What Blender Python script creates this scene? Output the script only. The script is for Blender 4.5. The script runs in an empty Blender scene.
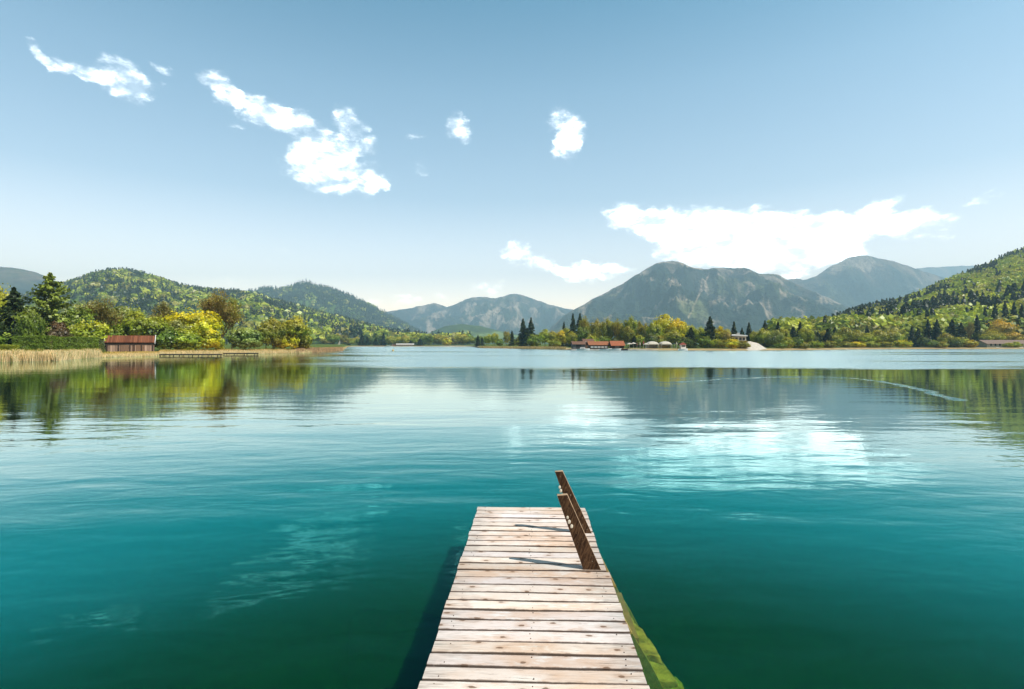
import bpy, bmesh, math, random
import numpy as np
from mathutils import Vector, Matrix, noise as mnoise
random.seed(7); RS = np.random.RandomState(7)
PI = math.pi
scene = bpy.context.scene
COL = scene.collection
F = 540.0; CX = 512.0; HY = 344.5; CAMZ = 2.3

def at(px, D, z=0.0): return Vector(((px-CX)/F*D, D, z))
def zat(py, D): return CAMZ + (HY-py)/F*D

# ------------------------------------------------------------------ noise
_perm = RS.permutation(4096)
_grad = RS.randn(4096, 2); _grad /= np.linalg.norm(_grad, axis=1)[:, None]
def perlin(x, y):
    xi = np.floor(x).astype(np.int64); yi = np.floor(y).astype(np.int64)
    xf = x-xi; yf = y-yi
    def g(ix, iy):
        h = _perm[(_perm[ix & 4095] + iy) & 4095]
        return _grad[h]
    def d(ix, iy, fx, fy):
        q = g(ix, iy); return q[..., 0]*fx + q[..., 1]*fy
    u = xf*xf*xf*(xf*(xf*6-15)+10); v = yf*yf*yf*(yf*(yf*6-15)+10)
    a = d(xi, yi, xf, yf); b = d(xi+1, yi, xf-1, yf)
    c = d(xi, yi+1, xf, yf-1); e = d(xi+1, yi+1, xf-1, yf-1)
    return (a+(b-a)*u) + ((c+(e-c)*u)-(a+(b-a)*u))*v
def fbm(x, y, oct=5, gain=.5):
    s = 0; a = 1; t = 0
    for i in range(oct):
        s = s+a*perlin(x+i*17.3, y-i*9.1); t += a; a *= gain; x = x*2.03; y = y*2.03
    return s/t*1.6
def ridged(x, y, oct=5):
    s = 0; a = 1; t = 0
    for i in range(oct):
        s = s+a*(1-np.abs(perlin(x+i*31.7, y+i*5.9))*2.2); t += a; a *= .5; x = x*2.07; y = y*2.07
    return s/t
def sstep(a, b, x):
    t = np.clip((x-a)/(b-a), 0, 1); return t*t*(3-2*t)

# ------------------------------------------------------------------ mesh helpers
def link(o, parent=None):
    COL.objects.link(o)
    if parent is not None: o.parent = parent
    return o
def np_mesh(name, V, Fc, mats=(), col=None, smooth=False):
    """V (n,3), Fc (m,k) all same k"""
    me = bpy.data.meshes.new(name)
    V = np.asarray(V, dtype=np.float32); Fc = np.asarray(Fc, dtype=np.int32)
    k = Fc.shape[1]
    me.vertices.add(len(V)); me.vertices.foreach_set('co', V.ravel())
    me.loops.add(Fc.size); me.loops.foreach_set('vertex_index', Fc.ravel())
    me.polygons.add(len(Fc)); me.polygons.foreach_set('loop_start', np.arange(0, Fc.size, k, dtype=np.int32))
    if smooth: me.polygons.foreach_set('use_smooth', np.ones(len(Fc), dtype=bool))
    else: me.polygons.foreach_set('use_smooth', np.zeros(len(Fc), dtype=bool))
    if col is not None:
        at_ = me.color_attributes.new('col', 'FLOAT_COLOR', 'POINT')
        c = np.ones((len(V), 4), dtype=np.float32); c[:, :3] = col
        at_.data.foreach_set('color', c.ravel())
    for m in mats: me.materials.append(m)
    me.update(calc_edges=True); me.validate()
    return me
def ob(name, me, parent=None, **p):
    o = bpy.data.objects.new(name, me); link(o, parent)
    for k, v in p.items(): o[k] = v
    return o
def tag(o, label=None, cat=None, group=None, kind=None):
    if label: o['label'] = label
    if cat: o['category'] = cat
    if group: o['group'] = group
    if kind: o['kind'] = kind
    return o
def empty(name, loc, rz=0, label=None, cat=None, group=None):
    o = bpy.data.objects.new(name, None); link(o); o.location = loc; o.rotation_euler = (0, 0, rz)
    o.empty_display_size = .2
    return tag(o, label, cat, group)
class MB:
    """collects simple solids, builds one mesh"""
    def __init__(s): s.bm = bmesh.new()
    def box(s, x0, x1, y0, y1, z0, z1, bev=0, M=None):
        vs = [s.bm.verts.new(c) for c in ((x0,y0,z0),(x1,y0,z0),(x1,y1,z0),(x0,y1,z0),(x0,y0,z1),(x1,y0,z1),(x1,y1,z1),(x0,y1,z1))]
        if M is not None:
            for v in vs: v.co = M @ v.co
        fs = [s.bm.faces.new([vs[i] for i in f]) for f in ((0,3,2,1),(4,5,6,7),(0,1,5,4),(1,2,6,5),(2,3,7,6),(3,0,4,7))]
        if bev:
            es = list({e for f in fs for e in f.edges})
            bmesh.ops.bevel(s.bm, geom=es, offset=bev, segments=1, affect='EDGES')
        return s
    def prism(s, pts, axis, a, b, bev=0):
        """pts 2D polygon; axis 'y': pts are (x,z) extruded a..b in y; 'x': pts (y,z); 'z': pts (x,y)"""
        def mk(p, t):
            return {'y': (p[0], t, p[1]), 'x': (t, p[0], p[1]), 'z': (p[0], p[1], t)}[axis]
        A = [s.bm.verts.new(mk(p, a)) for p in pts]; B = [s.bm.verts.new(mk(p, b)) for p in pts]
        n = len(pts); fs = [s.bm.faces.new(A), s.bm.faces.new(B[::-1])]
        for i in range(n): fs.append(s.bm.faces.new([A[i], B[i], B[(i+1) % n], A[(i+1) % n]]))
        if bev:
            es = list({e for f in fs for e in f.edges})
            bmesh.ops.bevel(s.bm, geom=es, offset=bev, segments=1, affect='EDGES')
        return s
    def tube(s, p, q, r0, r1, n=8):
        p = Vector(p); q = Vector(q); d = (q-p).normalized()
        u = d.orthogonal().normalized(); w = d.cross(u)
        A = []; B = []
        for i in range(n):
            a = 2*PI*i/n; k = u*math.cos(a)+w*math.sin(a)
            A.append(s.bm.verts.new(p+k*r0)); B.append(s.bm.verts.new(q+k*r1))
        for i in range(n): s.bm.faces.new([A[i], A[(i+1) % n], B[(i+1) % n], B[i]])
        s.bm.faces.new(A[::-1]); s.bm.faces.new(B)
        return s
    def build(s, name, mat, parent=None, smooth=False):
        bmesh.ops.recalc_face_normals(s.bm, faces=s.bm.faces)
        me = bpy.data.meshes.new(name); s.bm.to_mesh(me); s.bm.free()
        me.materials.append(mat)
        if smooth:
            for p in me.polygons: p.use_smooth = True
        return ob(name, me, parent)

# ------------------------------------------------------------------ materials
def newmat(name):
    m = bpy.data.materials.new(name); m.use_nodes = True
    nt = m.node_tree; nt.nodes.clear()
    out = nt.nodes.new('ShaderNodeOutputMaterial')
    return m, nt, out
class NB:
    def __init__(s, nt): s.nt = nt; s.L = nt.links
    def n(s, t, **kw):
        nd = s.nt.nodes.new(t)
        for k, v in kw.items(): setattr(nd, k, v)
        return nd
    def put(s, sock, v):
        if isinstance(v, bpy.types.NodeSocket): s.L.new(v, sock)
        else:
            if isinstance(v, (tuple, list)) and len(v) == 3 and sock.type == 'RGBA': v = (*v, 1)
            sock.default_value = v
    def math(s, op, a, b=0.0, c=0.0, clamp=False):
        nd = s.n('ShaderNodeMath', operation=op, use_clamp=clamp)
        s.put(nd.inputs[0], a); s.put(nd.inputs[1], b); s.put(nd.inputs[2], c)
        return nd.outputs[0]
    def vmath(s, op, a, b=(0, 0, 0)):
        nd = s.n('ShaderNodeVectorMath', operation=op); s.put(nd.inputs[0], a); s.put(nd.inputs[1], b)
        return nd.outputs['Value'] if op in ('DOT_PRODUCT', 'LENGTH', 'DISTANCE') else nd.outputs[0]
    def noise(s, vec, scale, detail=3, rough=.5, dist=0, color=False):
        nd = s.n('ShaderNodeTexNoise'); s.put(nd.inputs['Vector'], vec); s.put(nd.inputs['Scale'], scale)
        nd.inputs['Detail'].default_value = detail; nd.inputs['Roughness'].default_value = rough
        nd.inputs['Distortion'].default_value = dist
        return nd.outputs[1] if color else nd.outputs[0]
    def mapping(s, vec, loc=(0,0,0), rot=(0,0,0), scale=(1,1,1), typ='POINT'):
        nd = s.n('ShaderNodeMapping', vector_type=typ); s.put(nd.inputs[0], vec)
        nd.inputs[1].default_value = loc; nd.inputs[2].default_value = rot; nd.inputs[3].default_value = scale
        return nd.outputs[0]
    def ramp(s, f, lo, hi, a=0.0, b=1.0, smooth=True):
        nd = s.n('ShaderNodeMapRange', interpolation_type='SMOOTHSTEP' if smooth else 'LINEAR')
        s.put(nd.inputs[0], f); s.put(nd.inputs[1], lo); s.put(nd.inputs[2], hi); s.put(nd.inputs[3], a); s.put(nd.inputs[4], b)
        return nd.outputs[0]
    def mix(s, f, a, b, blend='MIX'):
        nd = s.n('ShaderNodeMix', data_type='RGBA', blend_type=blend)
        s.put(nd.inputs[0], f); s.put(nd.inputs[6], a); s.put(nd.inputs[7], b)
        return nd.outputs[2]
    def attr(s, name='col'):
        nd = s.n('ShaderNodeAttribute'); nd.attribute_name = name; return nd.outputs[0]
    def obj(s): return s.n('ShaderNodeTexCoord').outputs['Object']
    def bump(s, h, strength=1, dist=.01, normal=None):
        nd = s.n('ShaderNodeBump'); s.put(nd.inputs['Height'], h)
        nd.inputs['Strength'].default_value = strength; nd.inputs['Distance'].default_value = dist
        if normal is not None: s.put(nd.inputs['Normal'], normal)
        return nd.outputs[0]
    def principled(s, out, color, rough=.7, normal=None, spec=.3, metallic=0):
        p = s.n('ShaderNodeBsdfPrincipled'); s.put(p.inputs['Base Color'], color); s.put(p.inputs['Roughness'], rough)
        p.inputs['Specular IOR Level'].default_value = spec; p.inputs['Metallic'].default_value = metallic
        if normal is not None: s.put(p.inputs['Normal'], normal)
        s.L.new(p.outputs[0], out.inputs[0]); return p

def simple(name, color, rough=.7, var=.25, scale=3.0, spec=.3, bumpd=.004, stretch=(1, 1, 1)):
    m, nt, out = newmat(name); b = NB(nt)
    v = b.mapping(b.obj(), scale=stretch)
    n = b.noise(v, scale, 5, .6)
    c = b.mix(b.ramp(n, .3, .7), tuple(x*(1-var) for x in color), tuple(min(1, x*(1+var)) for x in color))
    b.principled(out, c, rough, b.bump(n, .6, bumpd), spec)
    return m

def foliage_mat(name, use_object_color=True, transl=.35):
    m, nt, out = newmat(name); b = NB(nt)
    a = b.attr('col')
    if use_object_color:
        oi = b.n('ShaderNodeObjectInfo')
        a = b.mix(1.0, a, oi.outputs['Color'], 'MULTIPLY')
    n = b.noise(b.obj(), 6.0, 3)
    c = b.mix(1.0, a, b.mix(b.ramp(n, .3, .7), (.75, .8, .7), (1.2, 1.15, 1.2)), 'MULTIPLY')
    d = b.n('ShaderNodeBsdfDiffuse'); b.put(d.inputs[0], c)
    t = b.n('ShaderNodeBsdfTranslucent'); b.put(t.inputs[0], b.mix(1.0, c, (1.3, 1.25, .5), 'MULTIPLY'))
    g = b.n('ShaderNodeBsdfGlossy'); g.inputs['Roughness'].default_value = .45; g.inputs[0].default_value = (1, 1, 1, 1)
    s1 = b.n('ShaderNodeMixShader'); s1.inputs[0].default_value = transl
    nt.links.new(d.outputs[0], s1.inputs[1]); nt.links.new(t.outputs[0], s1.inputs[2])
    s2 = b.n('ShaderNodeMixShader'); s2.inputs[0].default_value = .03
    nt.links.new(s1.outputs[0], s2.inputs[1]); nt.links.new(g.outputs[0], s2.inputs[2])
    nt.links.new(s2.outputs[0], out.inputs[0])
    return m

M_leaf = foliage_mat('leaves')
M_forest = foliage_mat('forest_leaves', False, .3)
M_needle = foliage_mat('needles', True, .12)
M_bark = simple('bark', (.11, .08, .055), .9, .35, 8, .1, .02, (1, 1, .2))
M_twig = simple('twigs', (.17, .12, .085), .9, .2, 3, .1)

# ---- mountain / terrain material: vertex colour plus fine procedural variation
def terrain_mat(name, sc, amt=.5, bd=6.0):
    m, nt, out = newmat(name); b = NB(nt)
    c = b.attr('col')
    n1 = b.noise(b.obj(), sc, 6, .65); n2 = b.noise(b.obj(), sc*5, 4, .6)
    f = b.math('MULTIPLY_ADD', n2, .6, b.math('MULTIPLY', n1, .7))
    c2 = b.mix(1.0, c, b.mix(b.ramp(f, .45, .85), (1-amt,)*3, (1+amt,)*3), 'MULTIPLY')
    b.principled(out, c2, .95, b.bump(f, .8, bd), .05)
    return m

# ------------------------------------------------------------------ sky, sun, camera
SUNV = Vector((.40, -.20, .60)); SUNV = Matrix.Rotation(math.radians(-2.0), 4, 'Z') @ SUNV; SUNV.normalize()
def make_world():
    w = bpy.data.worlds.new('World'); scene.world = w; w.use_nodes = True
    nt = w.node_tree; nt.nodes.clear(); b = NB(nt)
    out = b.n('ShaderNodeOutputWorld'); bg = b.n('ShaderNodeBackground')
    sky = b.n('ShaderNodeTexSky', sky_type='NISHITA'); sky.sun_disc = False
    sky.sun_elevation = math.asin(SUNV.z); sky.sun_rotation = math.atan2(SUNV.x, SUNV.y)
    sky.altitude = 700; sky.air_density = 1.0; sky.dust_density = 2.2; sky.ozone_density = 1.2
    d = b.vmath('NORMALIZE', b.n('ShaderNodeTexCoord').outputs['Generated'])
    sp = b.n('ShaderNodeSeparateXYZ'); b.put(sp.inputs[0], d)
    az = b.math('ARCTAN2', sp.outputs[0], sp.outputs[1]); el = b.math('ARCSINE', sp.outputs[2])
    cb = b.n('ShaderNodeCombineXYZ'); b.put(cb.inputs[0], az); b.put(cb.inputs[1], el)
    P = cb.outputs[0]
    wn = b.noise(b.mapping(P, scale=(1, 1.5, 1)), 14, 5, .6, color=True)
    warp = b.vmath('MULTIPLY', b.vmath('SUBTRACT', wn, (.5, .5, .5)), (.095, .062, 0))
    Q = b.vmath('ADD', P, warp)
    # clouds: (px, py, rx, ry, rot, weight) - sizes and bearings read off the photograph
    B = [(45,60,34,5,-24,.8),(85,72,32,7,-14,.8),(120,80,38,15,-8,1.1),(145,86,20,9,0,.7),(160,67,14,3.5,-32,.55),
         (222,92,30,12,-12,1.1),(258,108,32,12,-30,1.1),(295,124,34,11,-6,1.0),(350,122,16,15,-25,1.0),(325,150,36,14,8,1.1),(352,150,32,9,8,1.0),
         (335,172,50,19,-8,1.2),(376,184,18,7,20,.8),(240,127,12,4,0,.6),(415,136,9,4,0,.7),(459,129,14,9,-10,1.1),(425,170,8,7,-20,.45),
         (566,128,20,17,0,1.1),(563,146,14,14,0,1.0),
         (634,218,36,12,-10,1.2),(680,226,52,17,-4,1.4),(735,226,50,19,0,1.4),(790,229,52,18,0,1.3),(850,227,54,17,0,1.3),(876,207,22,12,0,1.2),
         (928,224,46,12,4,1.1),(690,248,38,20,-12,1.3),(740,256,46,17,0,1.3),(800,258,48,16,6,1.3),(842,250,40,15,0,1.1),(980,196,11,6,0,.85),
         (516,254,14,9,0,.9),(545,263,28,7,-12,.8),(605,272,34,10,0,1.1),(575,270,24,8,-8,.9),(655,278,22,9,0,.7),
         (485,290,28,9,0,.55),(400,300,36,8,-4,.6),(440,296,26,7,0,.5),(352,303,24,6,0,.4),(278,247,14,6,0,.35),(225,284,26,8,0,.5),
         (-120,150,70,25,10,1.0),(1180,120,80,25,-10,1.0),(1150,180,50,12,0,.8)]
    Fs = None
    for (px, py, rx, ry, rot, wgt) in B:
        a = math.atan((px-CX)/F); ca = math.cos(a); e = math.atan((HY-py)/F*ca)
        sx = rx/F*ca*ca*1.15; sy = ry/F*ca*1.3
        v = b.mapping(Q, (a, e, 0), (0, 0, math.radians(rot)), (sx, sy, 1), 'TEXTURE')
        q = b.math('MAXIMUM', b.math('SUBTRACT', 1.0, b.vmath('DOT_PRODUCT', v, v)), 0.0)
        Fs = b.math('MULTIPLY_ADD', q, wgt, Fs if Fs is not None else 0.0)
    n = b.noise(b.mapping(P, scale=(1, 1.7, 1)), 34, 7, .56, .3)
    n2 = b.noise(b.mapping(P, (3, 1, 0), scale=(1, 1.7, 1)), 9, 4, .55)
    f = b.math('ADD', b.math('MULTIPLY', Fs, 1.25), b.math('MULTIPLY', b.math('SUBTRACT', n, .5), 2.3))
    f = b.math('ADD', f, b.math('MULTIPLY', b.math('SUBTRACT', n2, .5), .8))
    al = b.math('MULTIPLY', b.ramp(f, -.05, b.ramp(el, .16, .26, 1.8, 1.35), smooth=True), b.ramp(Fs, 0.0, .45))
    n3 = b.noise(b.mapping(P, (7, 2, 0), scale=(1, 2.0, 1)), 22, 6, .6, .2)
    # cloud colour: denser middle slightly greyer underside
    ccol = b.mix(b.ramp(b.math('ADD', n3, b.math('MULTIPLY', n2, .5)), .55, .95), (.70, .73, .77), (1.0, .98, .95))
    tint = (4.4, 2.75, 1.8)
    for e0, e1, c in ((.02, .13, (3.1, 2.12, 1.55)), (.13, .26, (1.72, 1.53, 1.24)), (.26, .43, (1.20, 1.36, 1.16)), (.43, .60, (.40, .94, .92)), (.6, .95, (.16, .36, .44))):
        tint = b.mix(b.ramp(el, e0, e1, smooth=False), tint, c)
    tint = b.mix(1.0, tint, (SKY_S,)*3, 'MULTIPLY')
    tint = b.mix(1.0, tint, b.ramp(sp.outputs[1], -.15, .5, .42, 1.0), 'MULTIPLY')
    skyc = b.mix(1.0, sky.outputs[0], tint, 'MULTIPLY')
    al = b.math('MULTIPLY', al, b.ramp(b.math('ADD', n3, b.math('MULTIPLY', n, .6)), .62, .95, .50, 1.0))
    shade = b.ramp(b.math('ADD', n3, b.math('MULTIPLY', n2, .4)), .50, .82, .25, 1.1)
    lit = b.math('MULTIPLY', b.math('MULTIPLY', b.ramp(f, .35, 1.9, .22, 2.5), b.ramp(el, .1, .38, 1.35, .85)), shade)
    ccl = b.mix(1.0, b.mix(1.0, skyc, (.97, .96, .95), 'MULTIPLY'), b.mix(1.0, (1.0, .98, .95), lit, 'MULTIPLY'), 'ADD')
    col = b.mix(b.math('MULTIPLY', al, .95), skyc, ccl)
    b.put(bg.inputs[0], col); bg.inputs[1].default_value = 1.0
    nt.links.new(bg.outputs[0], out.inputs[0])
    w.cycles.sampling_method = 'MANUAL'; w.cycles.sample_map_resolution = 512
SKY_S = .140; CLOUD = 1.3
make_world()
sun = bpy.data.lights.new('sun', 'SUN'); sun.energy = 4.9; sun.angle = math.radians(.53); sun.color = (1, .95, .87)
so = bpy.data.objects.new('sun', sun); link(so); so.rotation_euler = SUNV.to_track_quat('Z', 'Y').to_euler(); so.location = (30, -20, 60)
cam = bpy.data.cameras.new('camera'); cam.sensor_width = 36; cam.lens = 36*F/1024; cam.clip_start = .05; cam.clip_end = 60000
co = bpy.data.objects.new('camera', cam); link(co); co.location = (0, 0, CAMZ); co.rotation_euler = (PI/2, 0, 0)
scene.camera = co
vs = scene.view_settings; vs.view_transform = 'Standard'; vs.look = 'None'; vs.exposure = 0.38; vs.gamma = 1; vs.use_curve_mapping = False
cy = scene.cycles; cy.use_denoising = True; cy.max_bounces = 7; cy.transparent_max_bounces = 8; cy.volume_bounces = 1
cy.diffuse_bounces = 2; cy.glossy_bounces = 3; cy.transmission_bounces = 4; cy.caustics_reflective = False; cy.caustics_refractive = False
cy.sample_clamp_indirect = 4

# ------------------------------------------------------------------ ground sheet with shoreline
SH_px = np.array([-1400,-500,-200,-60,0,60,100,150,200,260,300,320,338,343,346,360,420,470,480,500,530,560,600,650,700,740,780,830,860,940,1024,1150,1500,2500,6000], float)
SH_D  = np.array([14,   30,  52,  66, 72,78,97,108,122,136,147,160,185,196,600,640,640,600,345,310,270,238,224,214,206,206,214,240,262,276,278,200,120,60,20], float)
def shore(px): return np.interp(px, SH_px, SH_D)
def ground_z(px, D):
    S = float(shore(px)); t = D-S
    if t < 0: return -min(4.0, .05+(-t)*.12)
    z = .55*min(t/5, 1)+.5*min(t/60, 1)+2.0*min(t/600, 1)
    return z
def build_ground():
    pxs = list(np.linspace(-1400, -100, 40))+list(np.arange(-90, 1130, 6.0))+list(np.linspace(1140, 6000, 60))
    inner = [0.02, .2, .4, .6, .75, .85, .92, .96, .985]
    outer = [0, .8, 2, 3.5, 5, 8, 13, 22, 40, 65, 110, 200, 400, 700, 1200, 2500, 5000, 8800]
    V = []; C = []
    def colr(px, t):
        straw = np.array((.34, .25, .12)); grass = np.array((.085, .12, .022)); bed = np.array((.035, .06, .02)); sand = np.array((.40, .32, .20))
        n = float(fbm(np.array([px*.06]), np.array([t*.1]))[0])
        if t < 0: return bed
        near = sand if 440 < px < 565 else straw
        lim = 16 if 440 < px < 565 else (22 if 300 < px < 345 else 7)
        k = float(sstep(lim, lim*2.2, t+n*4)); return near*(1-k)+grass*(1+n*.4)*k
    for px in pxs:
        S = float(shore(px))
        nS = float(fbm(np.array([px*.08]), np.array([3.3]))[0])
        for f_ in inner:
            D = S*f_; V.append(tuple(at(px, D, ground_z(px, D)))); C.append(colr(px, -1))
        for t in outer:
            D = S+t+nS*.015*S*(1 if t < 300 else 0)
            dz = ground_z(px, S+t)
            if t > 0: dz += .15*float(fbm(np.array([px*.3]), np.array([t*.2]))[0])*min(1, t/5)
            V.append(tuple(at(px, D, dz))); C.append(colr(px, t))
    k = len(inner)+len(outer); n = len(pxs); Fc = []
    for i in range(n-1):
        for j in range(k-1):
            a = i*k+j; Fc.append((a, a+k, a+k+1, a+1))
    base = len(V)
    # the half behind the camera: shore 14 m back, joined round in a fan of its own rows
    me = np_mesh('ground', V, Fc, [terrain_mat('ground_soil', .25, .35, .08)], np.array(C), True)
    ob('ground', me, kind='structure')
    # ground behind the viewpoint (the bank the pier starts from)
    xs = np.concatenate([np.linspace(-900, -40, 14), np.linspace(-36, 36, 25), np.linspace(40, 900, 14)]); ys = np.array([-900, -400, -150, -60, -30, -22, -18, -15, -13, -11, -8, -5, -2, 1.0])
    V = []; C = []
    for x in xs:
        for y in ys:
            t = -13.5-y+abs(x)*.02
            z = -min(3.9, .05-t*.25) if t < 0 else min(.8, t*.2)+.002*t
            V.append((x, y, z-.02)); C.append((.085, .12, .022) if t > 0 else (.035, .06, .02))
    k = len(ys); Fc = [(i*k+j, (i+1)*k+j, (i+1)*k+j+1, i*k+j+1) for i in range(len(xs)-1) for j in range(k-1)]
    me = np_mesh('bank', V, Fc, [bpy.data.materials['ground_soil']], np.array(C), True)
    ob('bank', me, kind='structure')
build_ground()

# ------------------------------------------------------------------ water
def build_water():
    m, nt, out = newmat('lake_water'); b = NB(nt)
    O = b.obj(); sp = b.n('ShaderNodeSeparateXYZ'); b.put(sp.inputs[0], O); X, Y = sp.outputs[0], sp.outputs[1]
    wob = b.noise(b.mapping(O, scale=(.6, 1, 1)), .06, 3, .5)
    big = b.noise(b.mapping(O, (5, 9, 0), scale=(.4, 1, 1)), .012, 3, .5)
    # wind-ruffled zone on the open water beyond ~50 m, calm under the left shore
    edge = b.math('ADD', Y, b.math('MULTIPLY', b.math('SUBTRACT', wob, .5), 22.0)); edge = b.math('ADD', edge, b.math('MULTIPLY', b.math('SUBTRACT', b.noise(b.mapping(O, scale=(.35, 1, 1)), .35, 4, .6), .5), 14.0))
    r1 = b.ramp(edge, 50, 57)
    lft = b.math('ADD', X, b.math('MULTIPLY', Y, .30)); r2 = b.ramp(b.math('ADD', lft, b.math('MULTIPLY', b.math('SUBTRACT', wob, .5), 30.0)), -14, 10)
    ruf = b.math('MULTIPLY', r1, r2)
    # slicks in the ruffled zone
    sl = b.noise(b.mapping(O, (1, 2, 0), scale=(.25, 1, 1)), .05, 3, .5)
    ruf = b.math('MULTIPLY', ruf, b.ramp(sl, .33, .42, .35, 1))
    # waves
    w1 = b.noise(b.mapping(O, rot=(0, 0, .12), scale=(.28, 1, 1)), .55, 2, .5, .3)
    w2 = b.noise(b.mapping(O, (7, 3, 0), (0, 0, -.25), (.45, 1, 1)), 1.9, 2, .5, .4)
    w3 = b.noise(b.mapping(O, (2, 8, 0), (0, 0, .4), (.6, 1, 1)), 7.5, 2, .5)
    w0 = b.noise(b.mapping(O, (2, 8, 0), (0, 0, .2), (.3, 1, 1)), .16, 2, .5)
    amp = b.math('MULTIPLY', b.ramp(big, .35, .65, .6, 1.3), b.ramp(Y, 6, 24, 1.15, .20))
    h = b.math('MULTIPLY', w1, .055)
    h = b.math('MULTIPLY_ADD', w0, .10, h)
    h = b.math('MULTIPLY_ADD', w2, .014, h)
    h = b.math('MULTIPLY', h, amp)
    h = b.math('MULTIPLY_ADD', w3, b.math('MULTIPLY_ADD', ruf, .012, .0016), h)
    h = b.math('MULTIPLY_ADD', w2, b.math('MULTIPLY', ruf, .05), h)
    # boat wake: a thin arc of broken ripples
    pts = [(10.5, 33.6), (15, 36.6), (19, 38.2), (22, 38.4), (23.4, 36), (22.6, 32), (20.2, 26.1), (18.6, 22.4)]
    flat = b.vmath('MULTIPLY', O, (1, 1, 0)); flat = b.vmath('ADD', flat, b.vmath('MULTIPLY', b.vmath('SUBTRACT', b.noise(O, .5, 3, .6, color=True), (.5, .5, .5)), (1.2, 1.2, 0)))
    dm = None
    for (ax, ay), (bx, by) in zip(pts[:-1], pts[1:]):
        dx, dy = bx-ax, by-ay; L2 = dx*dx+dy*dy
        pa = b.vmath('SUBTRACT', flat, (ax, ay, 0))
        tt = b.math('DIVIDE', b.vmath('DOT_PRODUCT', pa, (dx, dy, 0)), L2, clamp=True)
        cbn = b.n('ShaderNodeCombineXYZ'); b.put(cbn.inputs[0], b.math('MULTIPLY', tt, dx)); b.put(cbn.inputs[1], b.math('MULTIPLY', tt, dy))
        dd_ = b.vmath('DISTANCE', pa, cbn.outputs[0]); dm = dd_ if dm is None else b.math('MINIMUM', dm, dd_)
    wk = b.math('SUBTRACT', 1.0, b.ramp(dm, .03, .32))
    wkn = b.ramp(b.noise(b.mapping(O, scale=(.8, 1, 1)), 2.2, 4, .7), .42, .62)
    wk = b.math('MULTIPLY', wk, wkn)
    h = b.math('MULTIPLY_ADD', wk, .05, h)
    nrm = b.bump(h, 1.0, 1.0)
    fr = b.n('ShaderNodeFresnel'); fr.inputs[0].default_value = 1.33; b.put(fr.inputs['Normal'], nrm)
    lw = b.n('ShaderNodeLayerWeight'); lw.inputs[0].default_value = .5; b.put(lw.inputs['Normal'], nrm)
    fc = lw.outputs['Facing']; ffac = b.math('MULTIPLY', fr.outputs[0], b.ramp(fc, .70, .87, .95, 1.95), clamp=True)
    gl = b.n('ShaderNodeBsdfGlossy'); b.put(gl.inputs[0], b.mix(b.ramp(fc, .71, .885), (.15, .62, .62), (.80, .92, .88))); b.put(gl.inputs['Normal'], nrm)
    b.put(gl.inputs['Roughness'], b.math('MULTIPLY_ADD', ruf, .22, .015))
    df = b.n('ShaderNodeSubsurfaceScattering', falloff='RANDOM_WALK'); df.inputs['Scale'].default_value = 1.0; df.inputs['Radius'].default_value = (.2, .55, .45)
    # body colour: dark green near the viewpoint, brighter and bluer with distance
    dist = b.vmath('LENGTH', O)
    dd = b.math('ADD', dist, b.math('MULTIPLY', b.math('SUBTRACT', wob, .5), 5.0)); dd = b.math('ADD', dd, b.math('MULTIPLY', b.math('MINIMUM', X, 0.0), -.25))
    bc = b.mix(b.ramp(dd, 4.0, 9.0), (.003, .056, .009), (.002, .28, .30)); bc = b.mix(b.ramp(dd, 8, 30), bc, (.004, .42, .52))
    bc = b.mix(wk, bc, (.8, .85, .82))
    b.put(df.inputs[0], bc)
    tr = b.n('ShaderNodeBsdfTransparent'); tr.inputs[0].default_value = (.96, .98, .78, 1)
    bd = b.n('ShaderNodeMixShader'); bd.inputs[0].default_value = .63
    nt.links.new(df.outputs[0], bd.inputs[1]); nt.links.new(tr.outputs[0], bd.inputs[2])
    mx = b.n('ShaderNodeMixShader'); b.put(mx.inputs[0], ffac)
    nt.links.new(bd.outputs[0], mx.inputs[1]); nt.links.new(gl.outputs[0], mx.inputs[2])
    nt.links.new(mx.outputs[0], out.inputs[0])
    ab = b.n('ShaderNodeVolumeAbsorption'); ab.inputs[0].default_value = (.55, .84, .35, 1); ab.inputs[1].default_value = 1.0
    nt.links.new(ab.outputs[0], out.inputs[1])
    q = MB(); q.box(-1500, 1500, -60, 900, -9, 0)
    o = q.build('water', m); o['kind'] = 'structure'
build_water()

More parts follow.
